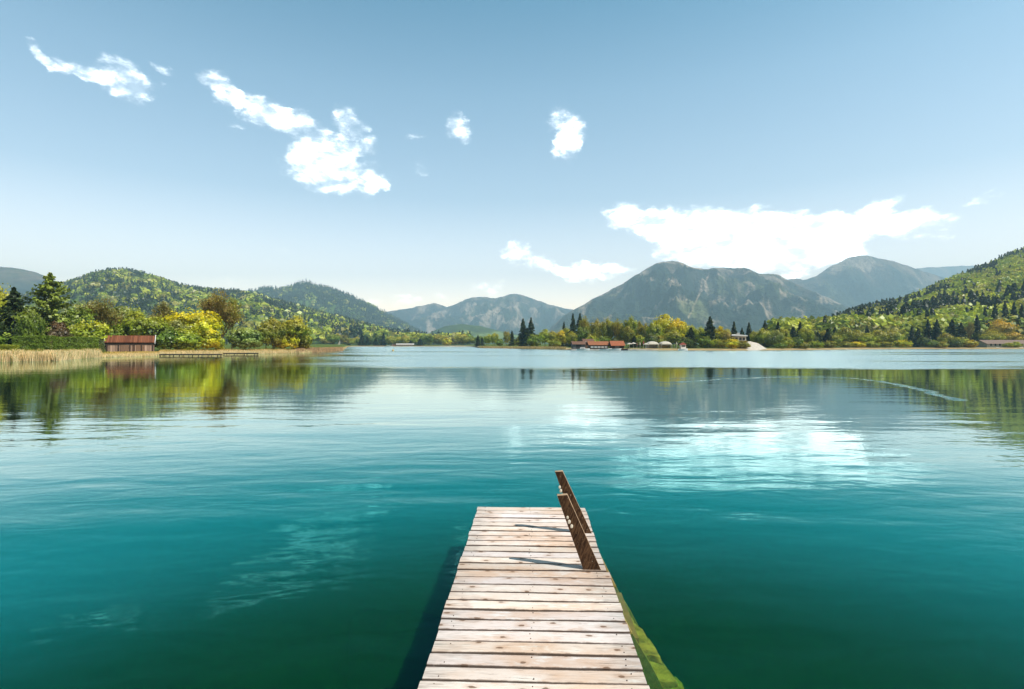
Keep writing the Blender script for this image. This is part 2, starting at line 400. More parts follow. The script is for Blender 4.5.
# ------------------------------------------------------------------ mountains and hills
def mountain(name, crest, Dc, Df, nu, nv, spur, colfn, mat, power=1.15, jag=1.2, seed=0, th=0):
    cp = np.array([c[0] for c in crest], float); cy_ = np.array([c[1] for c in crest], float)
    px = np.linspace(cp[0], cp[-1], nu); py = np.interp(px, cp, cy_)
    ks = max(3, int(nu/len(crest)/2.5)); ker = np.hanning(ks+2)[1:-1]; ker /= ker.sum()
    py = np.convolve(np.pad(py, ks//2, mode='edge'), ker, 'valid')[:nu] if ks % 2 else np.convolve(np.pad(py, (ks//2, ks//2-1), mode='edge'), ker, 'valid')[:nu]
    py = py + jag*fbm(px*.09+seed, px*0+seed, 5, .6)
    Dcr = np.interp(px, cp, np.full(len(cp), Dc) if np.isscalar(Dc) else np.array(Dc)); py = np.minimum(py+th*F/Dcr, 343.6)
    v = np.concatenate([np.linspace(0, 1, nv), 1+np.array([.06, .14, .25, .4, .6])])
    U, Vv = np.meshgrid(px, v, indexing='ij'); PY = py[:, None]+0*Vv; DC = Dcr[:, None]+0*Vv
    D = Df+(DC-Df)*Vv
    X = (U-CX)/F*D; Y = D
    H = CAMZ+(HY-PY)/F*DC
    pr = np.where(Vv <= 1, np.clip(Vv, 0, 1)**power, 1-(Vv-1)*1.6)
    Z = H*pr
    L = spur['L']
    r = ridged(X/L+seed, Y/(L*spur.get('asp', 2.2))+seed*2, 6)-.55
    f2 = fbm(X/(L*.35)-seed, Y/(L*.35), 4)
    env = np.clip(Vv*(1.02-np.clip(Vv, 0, 1)), 0, 1)*4
    Z = Z+env*(spur['a']*r+spur['a']*.25*f2)*np.clip(H/ H.max(), .15, 1)
    Z = np.where(Vv <= 0.001, -6, Z)
    # never let a spur overtop the crest line
    lim = CAMZ+(H-CAMZ)/DC*D-1
    Z = np.where((Vv < 1) & (Z > lim), lim-(Z-lim)*.2, Z)
    Vt = np.stack([X, Y, Z], -1).reshape(-1, 3)
    n2 = len(v); idx = np.arange(nu*n2).reshape(nu, n2)
    Fc = np.stack([idx[:-1, :-1], idx[1:, :-1], idx[1:, 1:], idx[:-1, 1:]], -1).reshape(-1, 4)
    gx = np.gradient(Z, axis=0)/(np.gradient(X, axis=0)+1e-3)
    sy = HY-(Z-CAMZ)/D*F
    C = colfn(U, sy, Vv, X, Y, Z, r, f2)
    me = np_mesh(name, Vt, Fc, [mat], C.reshape(-1, 3), True)
    o = ob(name, me, kind='structure')
    return dict(X=X, Y=Y, Z=Z, V=Vv, U=U, sy=sy, r=r, nv=nv, obj=o)
def lerp3(a, b_, k): return np.asarray(a)*(1-k[..., None])+np.asarray(b_)*k[..., None]
FOR = (.016, .026, .018); MID = (.055, .062, .024); MEA = (.17, .18, .07); ROCK = (.28, .22, .16); BRN = (.17, .115, .07)
def col_far(rock, thr=.25):
    def f(U, sy, V, X, Y, Z, r, f2):
        a = fbm(X/700, Y/700, 5); c = fbm(X/160+5, Y/320, 5, .6); e = fbm(X/420-9, Y/300, 4)
        C = lerp3(FOR, MID, sstep(.0, .5, a))
        C = lerp3(C, BRN, sstep(.62, 1.0, V)*sstep(-.3, .3, c))
        C = lerp3(C, ROCK, sstep(thr, thr+.25, c+rock(U, sy, V)))
        C = lerp3(C, MEA, sstep(.35, .6, e)*.6)
        return C
    return f
M_far = terrain_mat('mountain_slopes', .009, .62, 60.0)
M_hill = terrain_mat('hill_slopes', .02, .4, 6.0)
# range closing the valley
def rk(U, sy, V): return .35*sstep(455, 480, U)*sstep(540, 500, U)*sstep(300, 306, sy)*sstep(338, 318, sy)+.2*sstep(415, 430, U)*sstep(455, 440, U)-.05
mountain('mountain', [(360,325),(380,314),(392,310),(410,308),(425,305),(434,303),(446,307),(458,303),(470,298),(482,297),(495,299),(505,296),(513,294),(521,294),(532,298),(545,303),(560,308),(575,309),(590,316),(620,335),(640,343)],
         7400, 5000, 460, 110, dict(L=650, a=400, asp=1.8), col_far(rk, .1), M_far, 1.1, 1.4, 3)
# farthest ridge at right
mountain('mountain', [(860,300),(890,276),(915,268),(935,267),(960,266),(985,265),(1010,266),(1060,268),(1110,280)], 9000, 7800, 180, 40,
         dict(L=1200, a=200, asp=1.6), col_far(lambda U, s, V: 0*U-.2, .3), M_far, 1.1, .8, 31)
def rkF(U, sy, V): return .5*sstep(.80, .95, V)*sstep(815, 835, U)*sstep(885, 870, U)-.12+.12*sstep(880, 900, U)*sstep(930, 910, U)*sstep(270, 280, sy)
mountain('mountain', [(740,320),(765,296),(780,281),(795,279),(805,280),(815,277),(830,267),(846,259),(858,256),(868,256),(890,261),(905,265),(920,270),(940,276),(960,284),(1000,300),(1060,325),(1100,343)],
         [6000]*18, 4900, 420, 100, dict(L=600, a=300, asp=1.8), col_far(rkF, .2), M_far, 1.1, 1.2, 11)
def rkE(U, sy, V):
    q = .30*sstep(.86, .97, V)
    q = q+.35*np.exp(-((U-672)/16)**2-((sy-284)/9)**2)+.25*np.exp(-((U-695)/40)**2-((sy-300)/6)**2)
    ln = 708-(sy-276)*.47                     # the long open strip running down the slope
    q = q+.6*np.exp(-((U-ln)/1.1)**2)*sstep(272, 278, sy)*sstep(322, 316, sy)
    ln2 = 716+(sy-272)*1.3; q = q+.5*np.exp(-((U-ln2)/2.0)**2)*sstep(270, 274, sy)*sstep(288, 283, sy)
    q = q+.33*np.exp(-((U-825)/18)**2-((sy-300)/8)**2)+.25*np.exp(-((U-735)/22)**2-((sy-303)/8)**2)+.2*np.exp(-((U-598)/9)**2-((sy-308)/7)**2)
    return q-.06
mountain('mountain', [(530,344),(545,333),(557,322),(568,313),(590,301),(605,293),(620,285),(634,276),(645,270),(656,264),(668,262),(680,262),(690,267),(698,269),(706,270),(714,268),(724,268),(735,269),(745,268),(756,272),(768,274),(780,276),(792,282),(805,288),(820,294),(840,303),(860,311),(885,322),(910,334),(930,343)],
         4700, 2700, 720, 180, dict(L=480, a=380, asp=2.2), col_far(rkE, .12), M_far, 1.08, 1.3, 7)
mountain('mountain', [(-500,262),(-200,258),(-60,262),(0,267),(14,268),(30,271),(42,275),(60,286),(80,300),(120,325),(150,343)], 4300, 2800, 240, 60,
         dict(L=500, a=160), col_far(lambda U, s, V: 0*U-.35, .3), M_hill, 1.05, .8, 17)
def col_hill(U, sy, V, X, Y, Z, r, f2):
    a = fbm(X/240, Y/240, 5)
    return lerp3((.022, .038, .014), (.08, .13, .03), sstep(-.1, .3, a))
hB = mountain('hill', [(170,320),(200,303),(235,293),(255,289),(265,286),(282,288),(295,283),(306,281),(325,286),(345,292),(365,302),(385,312),(400,320),(425,335),(440,342)], 3900, 2500, 300, 90,
         dict(L=330, a=110, asp=1.6), col_hill, M_hill, 1.0, .7, 21, 20)
hA = mountain('hill', [(-900,290),(-300,300),(-100,300),(20,298),(50,290),(70,281),(92,274),(110,270),(128,270),(145,274),(165,281),(185,287),(210,290),(235,291),(255,294),(275,300),(300,307),(330,315),(360,323),(400,334),(440,341),(470,343)], 1900, 800, 420, 110,
         dict(L=260, a=70, asp=1.6), col_hill, M_hill, 1.0, .5, 23, 15)
hR = mountain('hill', [(780,341),(815,328),(840,319),(870,308),(900,302),(925,291),(950,279),(975,270),(1000,260),(1024,248),(1080,232),(1200,200),(1500,170),(2000,150)],
         [520,620,690,740,800,850,900,950,1000,1050,1100,1200,1400,1800], 330, 460, 120, dict(L=150, a=26, asp=1.6), col_hill, M_hill, 1.12, .5, 29, 14)
# meadow-green low hill in the valley
hM = mountain('hill', [(415,342),(430,332),(445,326),(460,324),(480,326),(500,331),(530,338),(560,343)], 3000, 2300, 120, 40, dict(L=300, a=25),
         lambda U, s, V, X, Y, Z, r, f2: lerp3((.05, .08, .025), (.14, .19, .06), sstep(-.1, .25, fbm(X/150, Y/300, 4))), M_hill, 1.0, .4, 41)

# ------------------------------------------------------------------ forests on the hills (uncountable: one object each)
def card_quads(P, N, s, asp=1.0, rng=RS):
    """quads centred P facing N of half size s"""
    n = len(P); N = N/np.linalg.norm(N, axis=1)[:, None]
    T = np.cross(N, rng.randn(n, 3)); T /= np.linalg.norm(T, axis=1)[:, None]; Bn = np.cross(N, T)
    s = np.asarray(s).reshape(-1, 1) if np.ndim(s) else s
    V = np.stack([P-T*s-Bn*s*asp, P+T*s-Bn*s*asp*.6, P+T*s*.7+Bn*s*asp, P-T*s*.8+Bn*s*asp*.8], 1)
    return V.reshape(-1, 3), np.arange(n*4).reshape(n, 4)
def tmpl_round(nq, s, rng):
    u = rng.randn(nq, 3); u /= np.linalg.norm(u, axis=1)[:, None]; u[:, 2] = np.where(u[:, 2] < -.3, -u[:, 2], u[:, 2])
    lump = 1+.28*np.sin(u[:, 0]*5+rng.rand()*6)*np.sin(u[:, 1]*5+rng.rand()*6)+.15*rng.randn(nq)
    P = u*np.array([.5, .5, .42])*lump[:, None]; P[:, 2] += .55
    V, Fq = card_quads(P, u+.55*rng.randn(nq, 3), s*(.7+.6*rng.rand(nq)), 1, rng)
    br = .75+.5*rng.rand(nq); return V, Fq, np.repeat(br, 4)
def tmpl_spruce(nq, s, rng):
    t = rng.rand(nq)**.75; a = rng.rand(nq)*2*PI; r = (.27*(1-t)+.015)*(.65+.45*rng.rand(nq))
    P = np.stack([np.cos(a)*r, np.sin(a)*r, .06+t*.94], 1)
    N = np.stack([np.cos(a), np.sin(a), .9+0*a], 1)+.3*rng.randn(nq, 3)
    V, Fq = card_quads(P, N, s*(1.25-t*.8), 1.2, rng)
    return V, Fq, np.repeat(.8+.4*rng.rand(nq), 4)
def forest(h, name, n, size, nq_r, nq_s, label, vmin=.02, dens=None, con=0.0, lg=.13):
    rng = np.random.RandomState(n)
    nu, nvv = h['X'].shape; nv = h['nv']
    T = [(*tmpl_round(nq_r, .17 if nq_r < 40 else lg, rng), 0) for _ in range(4)]+[(*tmpl_spruce(nq_s, .10 if nq_r < 60 else .06, rng), 1) for _ in range(3)]
    # area weighted scattering on the grid, front face only
    ii = rng.rand(n*3)*(nu-1.01); A = h['V'][0]
    v = np.sqrt(rng.rand(n*3))*1.03 if dens is None else dens(rng.rand(n*3))
    jj = np.interp(v, A, np.arange(nvv)); i0 = ii.astype(int); j0 = np.minimum(jj.astype(int), nvv-2); fi = ii-i0; fj = jj-j0
    def S(G): return (G[i0, j0]*(1-fi)*(1-fj)+G[i0+1, j0]*fi*(1-fj)+G[i0, j0+1]*(1-fi)*fj+G[i0+1, j0+1]*fi*fj)
    X, Y, Z, U = S(h['X']), S(h['Y']), S(h['Z']), S(h['U'])
    keep = (Z > .5) & (U > -60) & (U < 1120); X, Y, Z, U, v = [q[keep][:n] for q in (X, Y, Z, U, v)]
    cl = fbm(X/130+3, Y/130, 4)*1.15; cl2 = fbm(X/45+8, Y/45, 3); cl3 = fbm(X/200-8, Y/200, 3)
    spr = (cl*1.0+.5*cl2+con+.25*v) > .12
    kk = rng.rand(len(X)); spr = np.where(kk < .05, ~spr, spr)
    Vs = []; Fs = []; Cs = []; off = 0
    pal = np.array([(.37, .43, .04), (.27, .35, .03), (.45, .48, .06), (.16, .23, .03), (.36, .34, .07)])
    pick = rng.randint(0, 7, len(X))
    which = np.where(spr, 4+pick % 3, pick % 4)
    for t in range(7):
        ids = np.where(which == t)[0]
        if not len(ids): continue
        TV, TF, TB, isS = T[t]
        sc = size*(.7+.6*rng.rand(len(ids)))*(1.35 if isS else 1.0); w = sc*(.85+.35*rng.rand(len(ids)))*(.9 if isS else 1)
        a = rng.rand(len(ids))*2*PI; ca, sa = np.cos(a), np.sin(a)
        Px = (TV[None, :, 0]*ca[:, None]-TV[None, :, 1]*sa[:, None])*w[:, None]+X[ids, None]
        Py = (TV[None, :, 0]*sa[:, None]+TV[None, :, 1]*ca[:, None])*w[:, None]+Y[ids, None]
        Pz = TV[None, :, 2]*sc[:, None]+Z[ids, None]-size*.12
        Vv = np.stack([Px, Py, Pz], -1).reshape(-1, 3)
        Ff = (TF[None]+(np.arange(len(ids))*len(TV))[:, None, None]+off).reshape(-1, 4)
        if isS: base = np.array((.03, .052, .02))*(.7+.6*rng.rand(len(ids), 1))
        else:
            k = rng.rand(len(ids))+.35*cl3[ids]
            pi_ = np.clip((k*5).astype(int), 0, 4); base = pal[pi_]*(.75+.5*rng.rand(len(ids), 1))
        Cc = (base[:, None, :]*TB[None, :, None]).reshape(-1, 3)
        Vs.append(Vv); Fs.append(Ff); Cs.append(Cc); off += len(Vv)
    me = np_mesh(name, np.concatenate(Vs), np.concatenate(Fs), [M_forest], np.concatenate(Cs))
    o = ob(name, me); tag(o, label, 'forest', None, 'stuff')
forest(hR, 'hillside_forest', 9500, 15, 150, 110, 'mixed spring forest of light green and dark crowns covering the right hill', dens=lambda r: r**.8*1.03, con=-.16, lg=.058)
forest(hA, 'hillside_forest', 13000, 17, 26, 22, 'mixed forest in patches of light and dark green covering the nearer left hill', con=.02)
forest(hB, 'hillside_forest', 6000, 24, 16, 14, 'dark mixed forest on the farther left hill behind the nearer wooded one', con=.42)

# ------------------------------------------------------------------ trees (unit height, unit-ish width)
def branch_mesh(rng, depth, h0, r0, spread, name, mat, kids=3, upright=.5, sides=5):
    q = MB()
    def rec(p, d, L, r, k):
        e = p+d*L; q.tube(p, e, r, r*.6, sides if k > depth-2 else 3)
        if k == 0: return
        for i in range(kids):
            dd = (d*upright+Vector(rng.normal(0, spread, 3))).normalized(); dd.z = dd.z*.8+.18; dd.normalize()
            rec(p+d*L*rng.uniform(.7, 1), dd, L*rng.uniform(.6, .85), r*.55, k-1)
    rec(Vector((0, 0, -.02)), Vector((0, 0, 1)), h0, r0, depth)
    bmesh.ops.recalc_face_normals(q.bm, faces=q.bm.faces)
    me = bpy.data.meshes.new(name); q.bm.to_mesh(me); q.bm.free(); me.materials.append(mat); return me
def crown_round(seed, nclump=46, per=95, leaf=.021, ex=(.5, .5, .40), cz=.58, low=.0):
    rng = np.random.RandomState(seed); Vs = []; B = []
    for c in range(nclump):
        u = rng.randn(3); u /= np.linalg.norm(u)
        rr = rng.uniform(.45, .86)
        c0 = u*np.array(ex)*rr; c0[2] += cz
        if c0[2] < low+.1: c0[2] = low+.1+rng.rand()*.15
        cr = rng.uniform(.10, .19)*ex[0]*2
        w = rng.randn(per, 3); w /= np.linalg.norm(w, axis=1)[:, None]
        P = c0+w*cr*(rng.rand(per, 1)**.35)*np.array([1, 1, .75])
        V, _ = card_quads(P, w+.8*u+.6*rng.randn(per, 3), leaf*(.6+.9*rng.rand(per)), 1, rng)
        Vs.append(V); B.append(np.repeat(rng.uniform(.7, 1.25)*(.75+.5*rng.rand(per)), 4))
    # stray leaves breaking the outline
    k = 260; u = rng.randn(k, 3); u /= np.linalg.norm(u, axis=1)[:, None]
    P = u*np.array(ex)*rng.uniform(.75, 1.12, (k, 1)); P[:, 2] += cz; P[:, 2] = np.maximum(P[:, 2], low+.05)
    V, _ = card_quads(P, u+rng.randn(k, 3), leaf*.9, 1, rng); Vs.append(V); B.append(np.repeat(.8+.5*rng.rand(k), 4))
    V = np.concatenate(Vs); br = np.concatenate(B)
    tint = np.stack([br*(1+.12*np.sin(V[:, 2]*9)), br, br*.9], 1)
    return np_mesh('crown', V, np.arange(len(V)).reshape(-1, 4), [M_leaf], tint)
def crown_spruce(seed, tiers=20, br_n=13, droop=.35, wid=.30, gap=.0, irregular=.2, leaf=.016, top=1.0, z0=.06, up=0.0):
    rng = np.random.RandomState(seed); P = []; N = []; S = []; B = []
    for t in range(tiers):
        f = t/(tiers-1); z = z0+(top-z0)*f**.92
        for k in range(br_n):
            a = rng.rand()*2*PI; L = (wid*(1-f)**.85+.02)*(1+irregular*rng.randn())
            L = max(L, .02); zb = z+rng.uniform(-.02, .02); bb = rng.uniform(.75, 1.25)
            m = int(10+L*90)
            s = rng.rand(m)**.7
            side = rng.randn(m)*L*.13*(1.1-s)
            x = np.cos(a)*s*L-np.sin(a)*side; y = np.sin(a)*s*L+np.cos(a)*side
            zz = zb-droop*L*s+up*L*s*s-.012*rng.rand(m)*3
            P.append(np.stack([x, y, zz], 1)); N.append(np.stack([np.cos(a)*.35+0*s, np.sin(a)*.35+0*s, 1+0*s], 1)+.35*rng.randn(m, 3))
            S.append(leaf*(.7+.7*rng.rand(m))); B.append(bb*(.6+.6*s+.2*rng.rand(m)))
    P = np.concatenate(P); N = np.concatenate(N); S = np.concatenate(S); B = np.concatenate(B)
    V, Fq = card_quads(P, N, S, 1.5, rng); br = np.repeat(B, 4)
    return np_mesh('crown', V, Fq, [M_needle], np.stack([br, br, br*.9], 1))
def crown_sparse(seed):
    """fine twigs plus scattered young leaves"""
    rng = np.random.RandomState(seed); segs = []; tips = []
    def rec(p, d, L, k):
        e = p+d*L; segs.append((p, e, .0022*(k+1)))
        if k == 0: tips.append(e); return
        for i in range(3):
            dd = d*.85+rng.normal(0, .42, 3); dd[2] += .18; dd /= np.linalg.norm(dd)
            rec(p+d*L*rng.uniform(.6, 1), dd, L*rng.uniform(.62, .85), k-1)
    for i in range(9):
        a = i*2*PI/9+rng.rand(); d = np.array([math.cos(a)*.5, math.sin(a)*.5, rng.uniform(.5, 1.3)]); d /= np.linalg.norm(d)
        rec(np.array([0, 0, .22+.03*i]), d, .20, 5)
    A = np.array([s[0] for s in segs]); E = np.array([s[1] for s in segs]); R = np.array([s[2] for s in segs])
    d = E-A; t = np.cross(d, rng.randn(len(d), 3)); t /= np.linalg.norm(t, axis=1)[:, None]; t *= R[:, None]
    V1 = np.stack([A-t, A+t, E+t*.6, E-t*.6], 1).reshape(-1, 3)
    C1 = np.tile((.85, .72, .7), (len(V1), 1))
    T = np.array(tips); T = T[rng.rand(len(T)) < .75]; T = T+.008*rng.randn(*T.shape)
    V2, _ = card_quads(T, rng.randn(len(T), 3), .010, 1, rng)
    C2 = np.repeat((.7+.7*rng.rand(len(T)))[:, None]*np.array((1.0, 1.0, .7)), 4, 0)
    V = np.concatenate([V1, V2]); V[:, 2] = np.clip(V[:, 2], .1, 1.02)
    mx = np.abs(V[:, :2]).max(); V[:, :2] *= .5/mx
    V[:, 2] *= 1/V[:, 2].max()
    return np_mesh('crown', V, np.arange(len(V)).reshape(-1, 4), [M_leaf], np.concatenate([C1, C2]))
rngT = np.random.RandomState(3)
TR_round = [branch_mesh(np.random.RandomState(i), 3, .30, .022, .45, 'trunk', M_bark) for i in (1, 2)]
def straight_trunk(r):
    q = MB(); q.tube((0, 0, -.03), (0, 0, .5), r, r*.6, 7); q.tube((0, 0, .5), (.0, 0, .93), r*.6, r*.15, 6)
    for i in range(8):
        a = i*2.4; q.tube((0, 0, .15+i*.08), (math.cos(a)*.12, math.sin(a)*.12, .14+i*.085), r*.3, r*.08, 4)
    me = bpy.data.meshes.new('trunk'); q.bm.to_mesh(me); q.bm.free(); me.materials.append(M_bark); return me
TR_str = straight_trunk(.016); TR_red = straight_trunk(.02)
CR = {
 'round': [crown_round(s) for s in (11, 12, 13)],
 'tall': [crown_round(s, 44, 95, .019, (.5, .5, .46), .54) for s in (21, 22)],
 'bush': [crown_round(s, 34, 110, .028, (.5, .5, .46), .46, -.05) for s in (31, 32)],
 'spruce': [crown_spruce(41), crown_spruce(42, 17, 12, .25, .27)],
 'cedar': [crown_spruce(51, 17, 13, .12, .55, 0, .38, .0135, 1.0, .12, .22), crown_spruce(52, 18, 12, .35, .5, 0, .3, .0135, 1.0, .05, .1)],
 'sparse': [crown_sparse(61), crown_sparse(62)],
}
WNORM = {'round': 1, 'tall': 1, 'bush': 1, 'spruce': .43, 'cedar': 1.1, 'sparse': 1}
HUES = {  # base colours of the spring foliage
 'dark': (.032, .050, .013), 'hedge': (.20, .30, .025), 'green': (.19, .27, .025), 'lime': (.36, .40, .030), 'yellow': (.58, .52, .014), 'olive': (.34, .33, .030),
 'brown': (.29, .25, .06), 'amber': (.48, .36, .04), 'mid': (.11, .15, .026), 'pale': (.30, .35, .09), 'cedar': (.17, .20, .028), 'rust': (.13, .085, .035)}
def tree(px, top, wpx, D, kind, hue, label, cat, name, group=None, z=None, var=None, rot=None, trunk=True):
    D = max(D, float(shore(px))+(7 if D < 200 else 3))
    z0 = ground_z(px, D)-.05 if z is None else z
    H = zat(top, D)-z0; W = wpx/F*D/WNORM[kind]
    r = random.Random(int(px*7+top*13+D))
    meshes = CR[kind]; cm = meshes[r.randrange(len(meshes)) if var is None else var]
    hx = HUES[hue]; jit = r.uniform(.85, 1.15); colr = (hx[0]*jit*r.uniform(.92, 1.08), hx[1]*jit, hx[2]*jit, 1)
    e = empty(name, at(px, D, z0), rot if rot is not None else r.uniform(0, 6.28), label, cat, group)
    e.scale = (W, W, H)
    c = ob('crown', cm, e); c.color = colr
    if trunk and kind != 'bush':
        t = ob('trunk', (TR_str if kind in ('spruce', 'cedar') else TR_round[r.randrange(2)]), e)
    return e

# --- left shore trees: hand placed
G1 = 'trees along the left shore'
L = [
 (-38,285,70,118,'cedar','dark','dark cedar cut by the left edge of the picture','conifer','conifer',1),
 (-2,283,34,135,'tall','lime','light green tree at the left edge, behind the dark drooping conifer','tree','broadleaf_tree',0),
 (14,288,62,116,'cedar','dark','dark green drooping conifer left of the tallest conifer','conifer','conifer',1),
 (50,274,64,122,'cedar','cedar','tallest conifer of the left shore, with broad tiers of light tipped branches','conifer','conifer',0),
 (30,306,26,106,'tall','green','young light green tree between the two big conifers above the hedge','tree','broadleaf_tree',0),
 (59,319,22,104,'bush','rust','reddish brown bushy tree at the foot of the tallest conifer','tree','small_tree',0),
 (76,304,30,128,'tall','green','mid green tree just right of the tallest conifer','tree','broadleaf_tree',1),
 (76,322,26,112,'round','lime','bright green small tree above the middle of the dark hedge','tree','small_tree',0),
 (92,317,34,112,'bush','lime','rounded lime green tree left of the red roofed boathouse','tree','broadleaf_tree',1),
 (104,297,52,135,'sparse','brown','brown budding tree standing behind and above the boathouse left end','tree','budding_tree',0),
 (128,303,36,150,'tall','pale','pale green tree behind the boathouse, between two brown budding trees','tree','broadleaf_tree',1),
 (118,325,22,118,'bush','green','dark green bush showing over the left end of the boathouse roof','bush','bush',0),
 (142,311,46,122,'round','lime','yellow-green spreading tree above the right half of the boathouse roof','tree','broadleaf_tree',2),
 (165,301,44,140,'sparse','brown','olive brown budding tree between the boathouse and the bright yellow tree','tree','budding_tree',1),
 (167,324,30,122,'bush','green','green bushy tree just right of the boathouse','tree','broadleaf_tree',1),
 (176,318,26,126,'round','pale','pale flowering tree at the left flank of the bright yellow tree','tree','flowering_tree',0),
 (194,308,50,132,'round','yellow','bright yellow blossoming tree, the most vivid on the left shore','tree','blossoming_tree',0),
 (186,326,34,125,'bush','lime','lime green shrub tree at the left foot of the bright yellow tree','tree','small_tree',0),
 (206,324,26,128,'bush','yellow','yellow-green shrub at the right foot of the bright yellow tree','bush','bush',1),
 (222,289,48,142,'sparse','brown','tall brown bare looking tree behind the bright yellow tree','tree','budding_tree',0),
 (232,296,30,144,'sparse','olive','slim olive budding tree leaning on the tall brown tree','tree','budding_tree',1),
 (219,334,12,132,'bush','lime','small light green bush between the yellow tree and the round pale one','bush','bush',0),
 (245,324,34,136,'bush','pale','round pale green bush with white blossom, right of the brown tree','bush','flowering_bush',1),
 (266,322,24,142,'round','olive','olive tree between the round pale bush and the paired olive trees','tree','broadleaf_tree',1),
 (274,316,28,147,'tall','olive','left one of the paired taller olive trees near the spit','tree','broadleaf_tree',0),
 (294,316,34,150,'round','olive','right one of the paired taller olive trees near the spit','tree','broadleaf_tree',1),
 (285,330,26,144,'bush','yellow','yellowish bush in front of the paired olive trees','bush','bush',1),
 (303,331,20,150,'bush','olive','last low olive bush before the bare spit','bush','bush',0),
 (12,318,40,128,'round','green','green tree filling in below the dark drooping conifer','tree','broadleaf_tree',0),
 (-12,330,30,104,'bush','green','green bush at the left edge, low beside the hedge','bush','bush',0),
]
for (px, top, w, D, kind, hue, lab, cat, nm, var) in L:
    tree(px, top, w, D, kind, hue, lab, cat, nm, G1, var=var)

# --- far shore trees: a hand written front row, then a back row filled in
LAND = [(320, 'the reed spit'), (404, 'the long white-roofed hall'), (520, 'the sandy shore'), (578, 'the grey boathouse'), (618, 'the orange-roofed hut'), (660, 'the white tents'),
        (740, 'the pale flat-roofed house'), (757, 'the gravel ramp'), (900, 'the middle of the wooded right shore'), (1005, 'the long low house')]
far = []
def A(px, top, w, D, kind, hue): far.append([px, top, w, D, kind, hue])
# centre-left, farther away (D ~ 620-700)
r_ = random.Random(5)
for i in range(40):
    px = 326+i*4.1+r_.uniform(-1.5, 1.5); k = r_.random()
    if px > 492: break
    kind, hue = ('spruce', 'dark') if k < .16 else (('round', 'lime') if k < .38 else (('round', 'olive') if k < .62 else (('bush', 'brown') if k < .78 else ('tall', 'green'))))
    A(px, r_.uniform(333, 338.5), r_.uniform(8, 12) if kind != 'spruce' else 5.5, 655+r_.uniform(0, 45), kind, hue)
A(462, 333, 15, 650, 'round', 'olive'); A(447, 337, 10, 648, 'bush', 'yellow'); A(333, 334, 14, 640, 'round', 'green')
A(478, 335, 5, 420, 'spruce', 'dark'); A(482, 337, 4, 425, 'spruce', 'dark')
